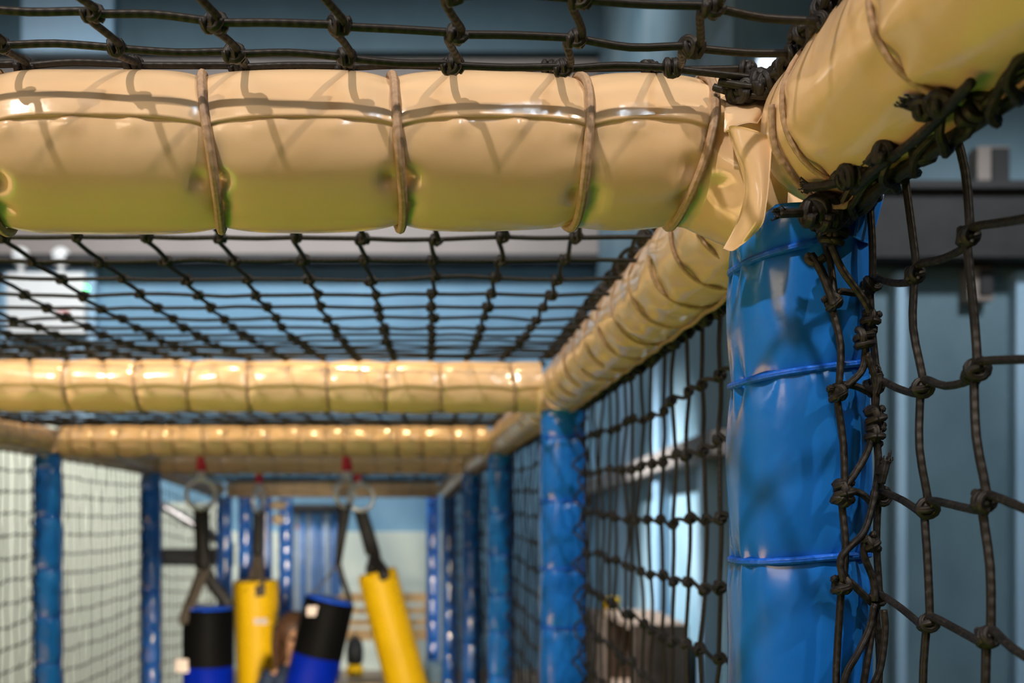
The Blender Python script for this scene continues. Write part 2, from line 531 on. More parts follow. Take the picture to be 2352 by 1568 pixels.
def netting(mb, K, roff, coff, hi=True, sag=None, g=rng, r=RR, jit=0.0015, rows=True, cols=True, skip=None):
    """K[i, j] knots: cords along j (rows) and i (columns). roff / coff: the small step a cord makes at each knot."""
    n, m, _ = K.shape
    roff = np.array(roff, float); coff = np.array(coff, float)
    sides, sub = (7, 3) if hi else (5, 1)
    def strand(pts, off):
        k = len(pts)
        out = []
        for i in range(k):
            dprev = pts[i] - pts[i - 1] if i else pts[1] - pts[0]
            dnext = pts[i + 1] - pts[i] if i < k - 1 else dprev
            dn = dnext / (np.linalg.norm(dnext) + 1e-9); dp = dprev / (np.linalg.norm(dprev) + 1e-9)
            if i:
                out.append(pts[i] - dp * .006 + off)
            out.append(pts[i])
            if i < k - 1:
                out.append(pts[i] + dn * .006 - off)
                if hi:
                    out.append((pts[i] + pts[i + 1]) / 2 + g.normal(0, jit, 3) * .7)
        return catmull(out, sub)
    if rows:
        for i in range(n):
            tube(mb, strand(K[i], roff), r, sides)
    if cols:
        for j in range(m):
            tube(mb, strand(K[:, j], coff), r, sides)
    for i in range(n):
        for j in range(m):
            if skip is not None and skip(i, j):
                continue
            xd = K[i, min(j + 1, m - 1)] - K[i, max(j - 1, 0)]
            yd = K[min(i + 1, n - 1), j] - K[max(i - 1, 0), j]
            put_knot(mb, K[i, j], xd, yd, 1.0 if hi else 1.0, hi, g)

def helix(A, B, rad, turns, per=9, g=rng, jit=0.0):
    A = np.array(A, float); B = np.array(B, float)
    A_, d, e1, e2, L = tube_frame(A, B, (0.3, 0.2, 1) if abs((B - A)[2]) < np.linalg.norm(B - A) * .8 else (1, .2, 0))
    t = np.linspace(0, 1, int(turns * per) + 2)
    th = t * turns * 2 * PI
    p = A + t[:, None] * L * d + rad * (np.cos(th)[:, None] * e1 + np.sin(th)[:, None] * e2)
    return p + g.normal(0, jit, p.shape) if jit else p

# ================================================================== THE HALL (setting)
def struct(name, mb, mat, smooth=False):
    o = mb.build(name, mat, smooth=smooth)
    o['kind'] = 'structure'
    return o
YB = 11.0
CE = ZC + 5.6
struct('floor', box(MB(), -6, 5, -5, YB + .3, -.2, 0), M['floor'])
struct('ceiling', box(MB(), -6, 5, -5, YB + .3, CE, CE + .2), M['ceil'])
struct('wall_back', box(MB(), -6, 5, YB, YB + .2, 0, CE), M['wall_blue'])
struct('wall_left', box(MB(), -6, -5.8, -5, YB, 0, CE), M['wall_blue'])
struct('wall_front', box(MB(), -6, 5, -5.2, -5, 0, CE), M['wall_blue'])
struct('wall_right', box(MB(), 4.8, 5, -5, 5.8, 0, CE), M['wall_blue'])
struct('wall_corner', box(MB(), 1.72, 4.8, 5.8, 6.0, 0, CE), M['wall_corner'])
struct('wall_side', box(MB(), 1.72, 1.92, 6.0, YB, 0, CE), M['wall_right'])
# steel and boards on the back wall, from the top down
struct('trim_1', box(MB(), -5.8, 1.72, YB - .35, YB, ZC + 4.62, ZC + 5.27), M['wall_teal'])
mb = MB(); box(mb, -5.8, 1.72, YB - .22, YB, ZC + 2.62, ZC + 4.6)
struct('trim_2', mb, M['mauve'])
struct('trim_3', box(MB(), -5.8, 1.72, YB - .26, YB, ZC + 2.54, ZC + 2.62), M['greybeam'])
struct('trim_4', box(MB(), -4.0, -3.1, YB - .5, YB - .36, ZC + 4.55, CE), M['pale_blue'])
struct('trim_5', box(MB(), -4.35, -3.4, YB - .12, YB, 0, ZC + 2.5), M['pale_blue'])
# grey steel girder across the right-hand corner wall, with brackets
mb = MB(); box(mb, 2.2, 4.8, 5.62, 5.8, ZC + 1.36, ZC + 1.72); box(mb, 2.2, 4.8, 5.56, 5.8, ZC + 1.70, ZC + 1.74); box(mb, 2.2, 4.8, 5.56, 5.8, ZC + 1.34, ZC + 1.38)
struct('trim_6', mb, M['greybeam'])
mb = MB(); bar(mb, (1.64, 5.9, ZC + .40), (1.64, 10.9, ZC + .26), .14, .135)
struct('trim_7', mb, M['mauve'])
for k, (y, w) in enumerate(((6.35, .10), (7.6, .12), (9.0, .16))):
    struct('trim_%d' % (8 + k), box(MB(), 1.62, 1.72, y - w / 2, y + w / 2, 0, ZC + 1.6), M['pale_blue'])
for k, (x, w) in enumerate(((2.54, .05), (3.20, .09))):
    struct('trim_%d' % (11 + k), box(MB(), x - w / 2, x + w / 2, 5.72, 5.8, 0, ZC + 1.3), M['pale_blue'])
# small bright high windows
struct('window_1', box(MB(), 1.79, 1.97, 5.77, 5.8, ZC + 2.34, ZC + 2.47), M['glow'])
struct('trim_13', box(MB(), 1.69, 1.72, 6.02, 6.6, ZC + 2.4, ZC + 2.8), M['pale_blue'])
# white boarded partition on the left
struct('wall_partition', box(MB(), -5.8, -2.42, 9.0, 9.12, 0, ZC + .75), M['wall_pale'])
struct('wall_dado', box(MB(), -2.2, .2, YB - .06, YB, 0, ZC - .18), M['wall_pale'])

# play carpet under the frame
tag(box(MB(), -1.7, .9, -.5, 3.1, 0.0, .018, .005).build('play_carpet', M['turf'], smooth=False), 'green carpet laid on the floor under the play frame', 'carpet')

for k in range(4):  # unseen mats added to bounce warm light onto the rails' undersides
    mb = box(MB(), -4.6 + 1.36 * (k % 2), -3.26 + 1.36 * (k % 2), -1.6 + 1.56 * (k // 2), -.06 + 1.56 * (k // 2), 0.0, .04, .012)
    o = tag(mb.build('bounce_mat', M['mat'], smooth=False), 'added tan light-bounce mat on the floor left of the frame, out of view, %s of four' % ('first', 'second', 'third', 'fourth')[k], 'mat', 'added tan bounce mats')

# ================================================================== THE PLAY FRAME
RPAD = 0.050
RT = [np.array(p) for p in ((.262, -.62, ZC + .247), (.262, .752, ZC + .247), (.265, 2.10, ZC + .247), (.250, 3.68, ZC + .252), (.205, 5.05, ZC + .237), (.11, 6.50, ZC + .150))]
LF = [np.array(p) for p in ((-1.31, -.62, ZC + .235), (-1.31, .62, ZC + .222), (-1.31, 2.08, ZC + .252), (-1.31, 3.68, ZC + .252), (-1.31, 5.05, ZC + .24), (-1.27, 6.50, ZC + .150))]

def on_rail(px, py, off=.003):
    """Where the line of sight meets the near rail, lifted off its skin."""
    u, w = (px - VX) / F, (VY - py) / F
    a, b, c = u * u + w * w, -2 * (u * .262 + w * .247), .262 ** 2 + .247 ** 2 - (.0495 + off) ** 2
    q = b * b - 4 * a * c
    return (-b - math.sqrt(max(q, 0))) / (2 * a)

# ---- front crossbar, in focus
Af = np.array([-1.255, .62, ZC + .2085]); Bf = np.array([.236, .7646, ZC + .2582])
_, df, e1f, e2f, Lf = tube_frame(Af, Bf, (0, -1, 0))
def s_at_x(x):
    return (x - Af[0]) / df[0]
tie_x = [-1.18, -1.05, -.92, -.79, -.665, -.54, -.41, -.285, -.146, -.0234, .102, .1835]
tie_tilt = [0, .1, 0, -.05, .1, 0, .1, .05, -.08, -.06, .03, .2]
tie_s = [s_at_x(x) for x in tie_x]
dn = []
for k, st in enumerate(tie_s):
    if k == len(tie_s) - 1:
        continue
    for sg in (-1, 1):
        dn.append((st + sg * .0065, -38 - (14 if k == 10 else 0), .0055, .006, 7))
    dn.append((st + .007, -62, .0035, .006, 6))
ls = tie_s[-1]
dn += [(ls - .012, -28, .005, .008, 9), (ls - .010, -55, .005, .008, 8), (ls + .010, -42, .006, .007, 8), (ls + .016, -5, .007, .010, 14)]
def droop(S, th, r):
    k = np.clip((S - ls - .002) / (Lf - ls - .002), 0, 1)
    dd = (th - math.radians(-62) + PI) % (2 * PI) - PI
    return r + .030 * np.sin(k * PI * .62) * np.exp(-(dd / math.radians(42)) ** 2) + .004 * k * np.sin(5 * th) * np.clip(-np.sin(th), 0, 1)
bar_f = thing('padded_crossbar', 'cream padded crossbar in sharp focus across the front, lashed with brown twine', 'padded bar', (Af + Bf) / 2 - np.array([0, 0, .05]), 'cream padded crossbars')
sleeve(Af, Bf, (0, -1, 0), .0525, tie_s, seed=5, ns=300, nt_=150, pinch=.10, pw=.012, flap=.0010, seam=7, seam_tie=1.5, wr=.0009,
       tilt=tie_tilt, dents=dn, extra=droop).build('vinyl_sleeve', M['cream'], bar_f)
for k, st in enumerate(tie_s):
    tie_ring(Af, Bf, (0, -1, 0), .0525 * .922 + .0024, st, .0031, tie_tilt[k], seed=k, wob=.0010).build('twine_tie', M['twine'], bar_f)

def sheet(rows, sub=6, thick=.0012):
    """Smooth sheet through a grid of world points, with thickness."""
    G = np.array(rows, float)
    G = np.stack([catmull(r, sub) for r in G])
    G = np.stack([catmull(G[:, j], sub) for j in range(G.shape[1])], 1)
    n, m, _ = G.shape
    nu = np.gradient(G, axis=0); nv = np.gradient(G, axis=1)
    nn = np.cross(nu, nv); nn /= np.linalg.norm(nn, axis=2)[..., None] + 1e-12
    V = np.concatenate([(G + nn * thick / 2).reshape(-1, 3), (G - nn * thick / 2).reshape(-1, 3)])
    idx = np.arange(n * m).reshape(n, m)
    a = np.stack([idx[:-1, :-1], idx[1:, :-1], idx[1:, 1:], idx[:-1, 1:]], -1).reshape(-1, 4)
    f = a.tolist() + (a[:, ::-1] + n * m).tolist()
    loop = list(idx[0]) + list(idx[1:, -1]) + list(idx[-1, -2::-1]) + list(idx[-2:0:-1, 0])
    for p, q in zip(loop, loop[1:] + loop[:1]):
        f.append([int(q), int(p), int(p) + n * m, int(q) + n * m])
    return MB().add(V, f)
fl = [[P(1672, 296, .700), P(1684, 288, .686), P(1735, 300, .676), P(1773, 320, .675)],
      [P(1690, 350, .698), P(1700, 346, .682), P(1740, 352, .674), P(1770, 368, .673)],
      [P(1708, 405, .697), P(1718, 402, .680), P(1745, 406, .672), P(1766, 420, .671)],
      [P(1710, 458, .697), P(1721, 456, .680), P(1744, 460, .671), P(1760, 472, .670)],
      [P(1690, 520, .700), P(1708, 518, .684), P(1732, 512, .674), P(1753, 510, .672)],
      [P(1662, 572, .702), P(1684, 576, .694), P(1706, 560, .686), P(1732, 536, .680)]]
fo = sheet(fl).build('end_flap', M['cream'], bar_f); fo['label'] = 'loose folded vinyl flap at the corner end'
f2 = [[P(1664, 232, .716), P(1700, 229, .716), P(1740, 228, .712), P(1766, 232, .705)],
      [P(1664, 262, .700), P(1700, 255, .699), P(1738, 250, .697), P(1758, 252, .700)],
      [P(1664, 304, .696), P(1690, 292, .690), P(1720, 284, .688), P(1738, 284, .694)]]
sheet(f2).build('top_flap', M['cream'], bar_f)

# ---- crossbars further down the corridor
def crossbar(A, B, label, seed, gap=.125, R=.0505, ns=120, nt_=48, pinch=.09):
    A = np.array(A, float); B = np.array(B, float)
    L = np.linalg.norm(B - A)
    g = np.random.default_rng(seed)
    n = max(2, int(round(L / gap)))
    ts = (np.arange(n) + .5) / n * L + g.uniform(-.018, .018, n)
    o = thing('padded_crossbar', label, 'padded bar', (A + B) / 2 - np.array([0, 0, R]), 'cream padded crossbars')
    tl = g.uniform(-.12, .12, n)
    sleeve(A, B, (0, -1, 0), R, ts, seed=seed, ns=ns, nt_=nt_, pinch=pinch, pw=.012, flap=.0016, seam=-4, seam_tie=-12, wr=.0016, tilt=tl).build('vinyl_sleeve', M['cream'], o)
    for k in range(n):
        tie_ring(A, B, (0, -1, 0), R * (1 - pinch * .8) + .002, ts[k], .0026, tl[k], n=28, sides=6, seed=k).build('twine_tie', M['twine'], o)
    return o
crossbar(LF[2] + (.05, 0, 0), RT[2] - (.045, 0, 0), 'cream padded crossbar with a green sheen below, second from the front', 21, .128)
def third(k=0):
    A = LF[3] + (.05, 0, 0); B = RT[3] - (.045, 0, 0)
    return crossbar(A, B, 'brightly lit golden padded crossbar, third from the front, with close ties', 22, .085, .055, pinch=.12)
third()
crossbar(LF[4] + (.05, 0, 0), RT[4] - (.045, 0, 0), 'dim padded crossbar just behind the golden third one', 23, .12, ns=60, nt_=24)
crossbar(LF[5] + (.05, 0, 0), RT[5] - (.045, 0, 0), 'dark olive padded crossbar at the far end of the corridor, above the rings', 24, .12, ns=60, nt_=24)
crossbar(LF[0] + (.05, 0, 0), RT[0] - (.045, 0, 0), 'cream padded crossbar overhead behind the camera', 25, .13, ns=60, nt_=24)

# ---- side rails with blanket-stitch lacing
def rail(A, B, label, seed, ring_ys, hi=True, right=True):
    A = np.array(A, float); B = np.array(B, float)
    o = thing('padded_rail', label, 'padded rail', (A + B) / 2 - np.array([0, 0, .05]), 'cream padded side rails')
    A_, d, e1, e2, L = tube_frame(A, B, (-1 if right else 1, 0, -.95))
    ts = [(y - A[1]) / d[1] for y in ring_ys]
    g = np.random.default_rng(seed)
    tl = g.uniform(-.12, .12, len(ts))
    sleeve(A, B, (-1 if right else 1, 0, -.95), .0495, ts, seed=seed, ns=260 if hi else 70, nt_=96 if hi else 32, pinch=.065, pw=.011, flap=.0014,
           seam=100, seam_tie=97, wr=.0018, tilt=tl, ends=.25).build('vinyl_sleeve', M['cream'], o)
    for k, t in enumerate(ts):
        tie_ring(A, B, (-1 if right else 1, 0, -.95), .0495 * .953 + .0014, t, .0018, tl[k], n=44 if hi else 24, sides=7 if hi else 5, seed=k, wob=.001).build('twine_tie', M['twine'], o)
    # running line of the stitch along the rail's underside
    ss = np.linspace(.02, L - .02, 60)
    thb = math.radians(55) if right else math.radians(-55)
    wv = .0012 * np.sin(ss * 70)
    pts = A + ss[:, None] * d + (.0525 + wv)[:, None] * (math.cos(thb) * e1 + math.sin(thb) * e2)
    mb = MB(); tube(mb, pts, .0021, 7)
    mb.build('twine_lacing', M['twine'], o)
    return o
e1r, e2r = tube_frame(RT[1], RT[2], (-1, 0, -.95))[2:4]
rail(RT[0], RT[1] - (0, .045, 0), 'cream padded side rail rising out of the upper right corner towards the camera', 31,
     [-.5, -.38, -.26, -.14, -.02, .09, .19, .30, .40, .515, .645])
rail(RT[1] + (0, .045, 0), RT[2] - (0, .04, 0), 'cream padded side rail running from the front blue post to the second', 32,
     [.86, .94, 1.03, 1.135, 1.25, 1.36, 1.47, 1.58, 1.70, 1.82, 1.94])
rail(RT[2] + (0, .045, 0), RT[3] - (0, .04, 0), 'cream padded right side rail between the second and third blue posts', 33, list(np.arange(2.22, 3.6, .125)), False)
rail(RT[3] + (0, .045, 0), RT[4] - (0, .04, 0), 'cream padded right side rail between the third and fourth blue posts', 34, list(np.arange(3.82, 5, .125)), False)
rail(RT[4] + (0, .045, 0), RT[5] - (0, .04, 0), 'cream padded right side rail sloping down to the far end', 35, list(np.arange(5.2, 6.4, .14)), False)
rail(LF[0], LF[1] - (0, .045, 0), 'cream padded left side rail beside the camera', 36, list(np.arange(-.5, .55, .14)), False, False)
rail(LF[1] + (0, .045, 0), LF[2] - (0, .04, 0), 'cream padded left side rail between the first and second left posts', 37, list(np.arange(.75, 2.0, .14)), False, False)
rail(LF[2] + (0, .045, 0), LF[3] - (0, .04, 0), 'brown-shaded padded left side rail ending at the golden crossbar', 38, list(np.arange(2.22, 3.6, .125)), False, False)
rail(LF[3] + (0, .045, 0), LF[4] - (0, .04, 0), 'padded left side rail behind the golden crossbar', 39, list(np.arange(3.82, 5, .125)), False, False)
rail(LF[4] + (0, .045, 0), LF[5] - (0, .04, 0), 'padded left side rail sloping down to the far end', 40, list(np.arange(5.2, 6.4, .14)), False, False)

# ---- blue padded posts
def post(top, ties, label, seed, R=.0485, hi=False, tilt=None, group='blue padded posts'):
    top = np.array(top, float)
    A = np.array([top[0], top[1], .02 if -.5 < top[1] < 3.1 else 0]); B = top
    o = thing('padded_post', label, 'padded post', A, group)
    L = B[2] - A[2]
    ts = [z - A[2] for z in ties]
    tl = [0] * len(ts) if tilt is None else tilt
    sleeve(A, B, (0, -1, 0), R, ts, seed=seed, ns=420 if hi else 90, nt_=128 if hi else 36, pinch=.10 if hi else .12, pw=.013 if hi else .015, wr=.0013 if hi else .0016, pleat=.0024 if hi else .0012,
           square=2.7, tilt=tl, ends=.1).build('vinyl_sleeve', M['blue'], o)
    for k, t in enumerate(ts):
        tie_ring(A, B, (0, -1, 0), R * (.92 if hi else .90) + .0015, t, .0024 if hi else .002, tl[k], square=2.7, n=60 if hi else 28, sides=8 if hi else 5, seed=k, wob=.0006).build('cord_tie', M['bluecord'], o)
    return o
zs = [ZC + .179, ZC + .0957, ZC - .0296] + [ZC - .155 - .125 * k for k in range(12)]
post((.257, .742, ZC + .205), zs, 'blue padded post in sharp focus at the right, tied with bright blue cord', 41, R=.0478, hi=True, tilt=[-.2, -.13, -.06] + [-.05] * 12)
bp_ = [o for o in bpy.data.objects if o.name == 'padded_post'][0]
sheet([[P(1960, 425, .700), P(1995, 412, .712), P(2036, 398, .728)], [P(1965, 470, .692), P(1998, 462, .706), P(2026, 458, .722)],
       [P(1968, 510, .688), P(1996, 512, .704), P(2012, 512, .718)], [P(1962, 545, .690), P(1984, 556, .702), P(1998, 560, .714)]]).build('vinyl_flap', M['blue'], bp_)
def std_ties(top, gap, seed):
    g = np.random.default_rng(seed)
    z = top - .06; out = []
    while z > .1:
        out.append(z + g.uniform(-.012, .012)); z -= gap
    return out
pl = [(RT[2] + (0, 0, -.045), .125, 'blue padded post at the right, second from the front, out of focus'),
      (RT[3] + (0, 0, -.045), .14, 'light blue padded post at the right, third from the front'),
      (RT[4] + (0, 0, -.045), .15, 'blurred blue padded post at the right, fourth from the front'),
      (RT[5] + (.02, 0, -.045), .15, 'dark blurred blue post at the right, fifth from the front'),
      ((.035, 7.5, ZC + .12), .16, 'thin light blue post at the right, farthest of the row'),
      (LF[3] + (0, 0, -.045), .165, 'blue padded post at the left, under the end of the golden crossbar'),
      (LF[4] + (0, 0, -.045), .17, 'blue padded post at the left, second along, beside the pale partition'),
      (LF[5] + (.03, 0, -.045), .15, 'blue padded post at the left, behind the strap of the left blue bag'),
      ((-1.20, 7.0, ZC + .12), .14, 'dark blue post between the left blue bag and the yellow bag'),
      ((-1.07, 7.0, ZC + .12), .5, 'dark blue post directly behind the upright yellow bag'),
      ((-.92, 6.9, ZC + .1), .11, 'blue post with close ties, just right of the upright yellow bag'),
      (LF[2] + (0, 0, -.045), .15, 'blue padded post on the left outside the view, second from the front'),
      (LF[1] + (0, 0, -.045), .15, 'blue padded post on the left outside the view, beside the front crossbar'),
      (LF[0] + (0, 0, -.045), .15, 'blue padded post at the left behind the camera'),
      (RT[0] + (0, 0, -.045), .15, 'blue padded post at the right behind the camera')]
for k, (t, gp, lb) in enumerate(pl):
    post(t, std_ties(t[2], gp, 50 + k), lb, 60 + k)

# ---- roof nets
g1 = np.random.default_rng(3)
colx = -.197 + .070 * np.arange(-15, 7)
colx = colx[colx > -1.26]
XR = .226
def front_row_c(x):
    s = s_at_x(x)
    c = Af + s * df
    D = np.min(np.abs(np.array(tie_s) - s))
    rr = .0525 * (1 - .065 * math.exp(-D / .011)) + .0016 + .0022
    return c + rr * np.array([0, -.26, .966])
near = thing('roof_net', 'black knotted roof net above the front crossbar, nearest the camera', 'net', (-.5, .05, ZC + .27), 'black knotted roof nets')
rows = []
yrow = [.607, .657]
for y in list(np.arange(-.60, .57, .0525)) + yrow:
    rr = []
    for j, x in enumerate(list(colx) + [XR]):
        y0 = y
        y = y0 + .097 * (x + .19) * max(0.0, (y0 + .6) / 1.25)
        if y0 > .6:
            x = x + (.004 if x < .21 else 0)
            z = y * ((.4678 - .0817 * (x + .19)) if y0 < .65 else (.4355 - .0622 * (x + .19)))
        else:
            z = .2745 - .02 * (x - .083) + .012 * math.sin((y + .55) / 1.2 * PI) * (-1) + .006
        rr.append([x + g1.normal(0, .0012), y + g1.normal(0, .0012) + .006 * (x > .2), ZC + z + g1.normal(0, .001)])
        y = y0
    rows.append(rr)
rows.append([list(front_row_c(x)) for x in colx] + [[XR, .722, ZC + .291]])
K = np.array(rows)
hi_r = len(K) - 7
mbn = MB()
netting(mbn, K[:hi_r + 1], (0, 0, 0), (.003, 0, 0), hi=False, g=g1, skip=lambda i, j: i == hi_r)
hj = 6
netting(mbn, K[hi_r:, hj:], (0, 0, .0004), (.0042, 0, 0), hi=True, g=g1)
netting(mbn, K[hi_r:, :hj + 1], (0, 0, 0), (.003, 0, 0), hi=False, g=g1, skip=lambda i, j: j == hj)
mbn.build('netting', M['rope'], near)
mbl = MB()
for q in range(2):
    pts = helix((.2285, -.5, ZC + .284), (.2285, .715, ZC + .284), .0075 - .002 * q, 17 + 4 * q, g=g1, jit=.001)
    tube(mbl, catmull(pts, 2), .0026, 7)
for y in np.arange(.40, .72, .034):
    put_knot(mbl, (.226 + g1.normal(0, .002), y, ZC + .287 + g1.normal(0, .002)), (.2, 1, .1), (1, 0, .3), 1.15, True, g1)
for c_ in ((1690, 212, .705), (1712, 208, .70), (1735, 200, .70), (1760, 190, .69), (1745, 185, .695), (1775, 178, .69), (1800, 165, .68)):
    put_knot(mbl, P(*c_), (1, .3, .2), (0, 1, .3), 1.25, True, g1)
for (a, b, c) in (((1640, 200, .71), (1700, 216, .70), (1770, 222, .69)), ((1690, 205, .70), (1750, 186, .69), (1812, 150, .67)), ((1650, 188, .70), (1740, 200, .692), (1815, 185, .68)),
                  ((1700, 214, .70), (1762, 205, .694), (1808, 178, .68))):
    tube(mbl, catmull([P(*a), P(*b), P(*c)], 8), .0026, 7)
mbl.build('lacing_rope', M['rope'], near)
mbe = MB()
tube(mbe, catmull([(.2285, .66, ZC + .286), (.232, .62, ZC + .292), (.226, .58, ZC + .288), (.2285, .5, ZC + .285)], 8), .0042, 7)
mbe.build('edge_rope', M['rope'], near)

def roof(y0, y1, zmid, zend, label, hi, gap, xl, xr0, xr1, seed, pitch=.070, bx=.005, sagz=.0):
    g = np.random.default_rng(seed)
    o = thing('roof_net', label, 'net', ((xl + xr0) / 2, (y0 + y1) / 2, ZC + zmid), 'black knotted roof nets')
    ys = np.linspace(y0, y1, int(round((y1 - y0) / gap)) + 1)
    xs = bx + pitch * np.arange(-30, 10)
    xs = xs[(xs > xl + .02) & (xs < min(xr0, xr1) - .02)]
    R_ = []
    for y in ys:
        t = (y - y0) / (y1 - y0)
        xr = xr0 + (xr1 - xr0) * t
        zz = ZC + zend[0] + (zend[1] - zend[0]) * t + (zmid - (zend[0] + zend[1]) / 2) * math.sin(PI * t)
        R_.append([[x + g.normal(0, .0015), y + g.normal(0, .0015), zz + g.normal(0, .0012)] for x in [xl] + list(xs) + [xr]])
    K = np.array(R_)
    mb = MB()
    if hi:
        j0 = 6
        netting(mb, K[:, j0:], (0, 0, 0), (.0032, 0, 0), hi=True, g=g, jit=.001)
        netting(mb, K[:, :j0 + 1], (0, 0, 0), (.0032, 0, 0), hi=False, g=g, skip=lambda i, j: j == j0)
    else:
        netting(mb, K, (0, 0, 0), (.003, 0, 0), hi=False, g=g)
    mb.build('netting', M['rope'], o)
    ml = MB()
    n = int((y1 - y0) / .055)
    tube(ml, catmull(helix((xr0 + .002, y0, ZC + zend[0] + .004), (xr1 + .002, y1, ZC + zend[1] + .004), .007, n, per=6, g=g, jit=.0012), 2 if hi else 1), .0025, 6 if hi else 5)
    for y in np.arange(y0 + .02, y1, .045):
        t = (y - y0) / (y1 - y0)
        put_knot(ml, (xr0 + (xr1 - xr0) * t + g.normal(0, .003), y, ZC + zend[0] + (zend[1] - zend[0]) * t + g.normal(0, .002)), (.1, 1, 0), (1, 0, .2), 1.2, hi, g)
    ml.build('lacing_rope', M['rope'], o)
    ml = MB(); tube(ml, helix((xl, y0, ZC + zend[0]), (xl, y1, ZC + zend[1]), .006, n, per=6, g=g), .0025, 5)
    ml.build('lacing_rope', M['rope'], o)
    return o
roof(.815, 2.05, .262, (.285, .300), 'black knotted roof net between the front and second crossbars', True, .0775, -1.255, XR, .229, 71)
roof(2.12, 3.63, .272, (.300, .300), 'black knotted roof net between the second and golden crossbars', False, .078, -1.255, .229, .215, 72)
roof(3.75, 5.0, .262, (.28, .285), 'dark roof net over the punching bags, behind the golden crossbar', False, .08, -1.255, .215, .17, 73)
roof(5.10, 6.45, .215, (.28, .195), 'dark roof net at the far end of the corridor, sloping down', False, .08, -1.25, .17, .075, 74)

# ---- right-hand side nets
ZR = np.array([.205, .147, .077, .005, -.067] + [-.139 - .072 * k for k in range(18)])
ZR = ZR[ZR > -ZC + .06]
near_s = thing('side_net', 'black knotted side net in the right foreground, laced to the front blue post', 'net', (.29, .3, .1), 'black knotted side nets')
g2 = np.random.default_rng(8)
cY = [-.50 + .0705 * k for k in range(12)] + [.345, .415, .485, .556, .630, .700]
cols = []
for y in cY:
    cols.append([[.290 + g2.normal(0, .002), y + g2.normal(0, .003), ZC + z + g2.normal(0, .003) + (0.004 * (y > .5 and i == 0))] for i, z in enumerate(ZR)])
# explicit knots of the last three columns, read on the net's own plane
c240 = [(2192, 262), (2226, 542), (2241, 850), (2262, 1152), (2272, 1462)]
c110 = [(2082, 390), (2103, 630), (2117, 890), (2128, 1166), (2132, 1430)]
c000 = [(2003, 452), (2001, 652), (2012, 884), (2020, 1142), (2016, 1376)]
for ci, (cc, Y) in zip((-3, -2, -1), ((c240, .5555), (c110, .630), (c000, .695))):
    for i, (px, py) in enumerate(cc):
        cols[ci][i] = list(P(px, py, .29 * F / (px - VX) if ci != -1 else .695))
wrap = [(1893, 520, .690), (1915, 690, .682), (1926, 900, .681), (1938, 1142, .681), (1936, 1342, .681)]
wc = [list(P(*w)) for w in wrap]
for i in range(len(wrap), len(ZR)):
    wc.append([.262 + g2.normal(0, .0015), .6815, ZC + ZR[i] - .012])
    cols[-1][i] = [.2905 + g2.normal(0, .001), .697, ZC + ZR[i]]
cols.append(wc)
K = np.array(cols).transpose(1, 0, 2)               # rows x columns
mbs = MB()
hc = 13
nlow = 8
netting(mbs, K[:nlow + 1, hc:], (0, .002, .0042), (0, -.0022, 0), hi=True, g=g2, jit=.0016)
netting(mbs, K[:, :hc + 1], (0, 0, .0042), (0, -.002, 0), hi=False, g=g2, skip=lambda i, j: j == hc)
netting(mbs, K[nlow:, hc:], (0, 0, .0042), (0, -.002, 0), hi=False, g=g2, skip=lambda i, j: i == 0)
mbs.build('netting', M['rope'], near_s)
# lacing over the post's face: zigzags between the wrapped column and the net's last column
mbl = MB()
def rope(pts, r=.0024, n=7, mbx=None):
    tube(mbx if mbx is not None else mbl, catmull([P(*p) for p in pts], n), r, 8)
rope([(1908, 560, .678), (1935, 620, .676), (1985, 690, .677), (2000, 735, .68), (1990, 790, .682), (1980, 850, .684), (1940, 890, .679)])
rope([(1862, 585, .6835), (1885, 620, .680), (1906, 672, .679), (1915, 700, .678)], .0028)
rope([(1862, 585, .6835), (1856, 594, .6835), (1872, 604, .682), (1895, 590, .68)], .0028)
rope([(1990, 810, .682), (2012, 880, .684), (2008, 960, .686), (1995, 1030, .684), (1962, 1090, .680), (1938, 1120, .679)])
rope([(2012, 1000, .686), (2017, 1070, .686), (2006, 1150, .686), (1985, 1220, .683), (1945, 1262, .679), (1930, 1290, .6785), (1938, 1335, .678)])
rope([(1986, 1230, .684), (1985, 1275, .684), (2005, 1330, .686), (2010, 1380, .686)])
rope([(2008, 1390, .686), (1998, 1440, .686), (1970, 1500, .682), (1945, 1545, .679), (1932, 1600, .679)])
rope([(2010, 1385, .687), (2002, 1450, .687), (1990, 1530, .685), (1975, 1620, .684)])
rope([(2030, 1400, .684), (2033, 1450, .684), (2020, 1540, .684), (1990, 1600, .683)])
rope([(2018, 1090, .684), (2026, 1070, .683), (2033, 1056, .683)])
rope([(1905, 480, .690), (1900, 530, .682), (1912, 560, .679)], .003)
for p in ((2000, 735, .681), (1985, 780, .683), (2012, 960, .687), (1908, 545, .680), (1920, 545, .679), (2010, 1000, .686), (1940, 1130, .679), (2000, 1250, .685)):
    put_knot(mbl, P(*p), (0, 0, 1), (1, 0, 0), 1.1, True, g2)
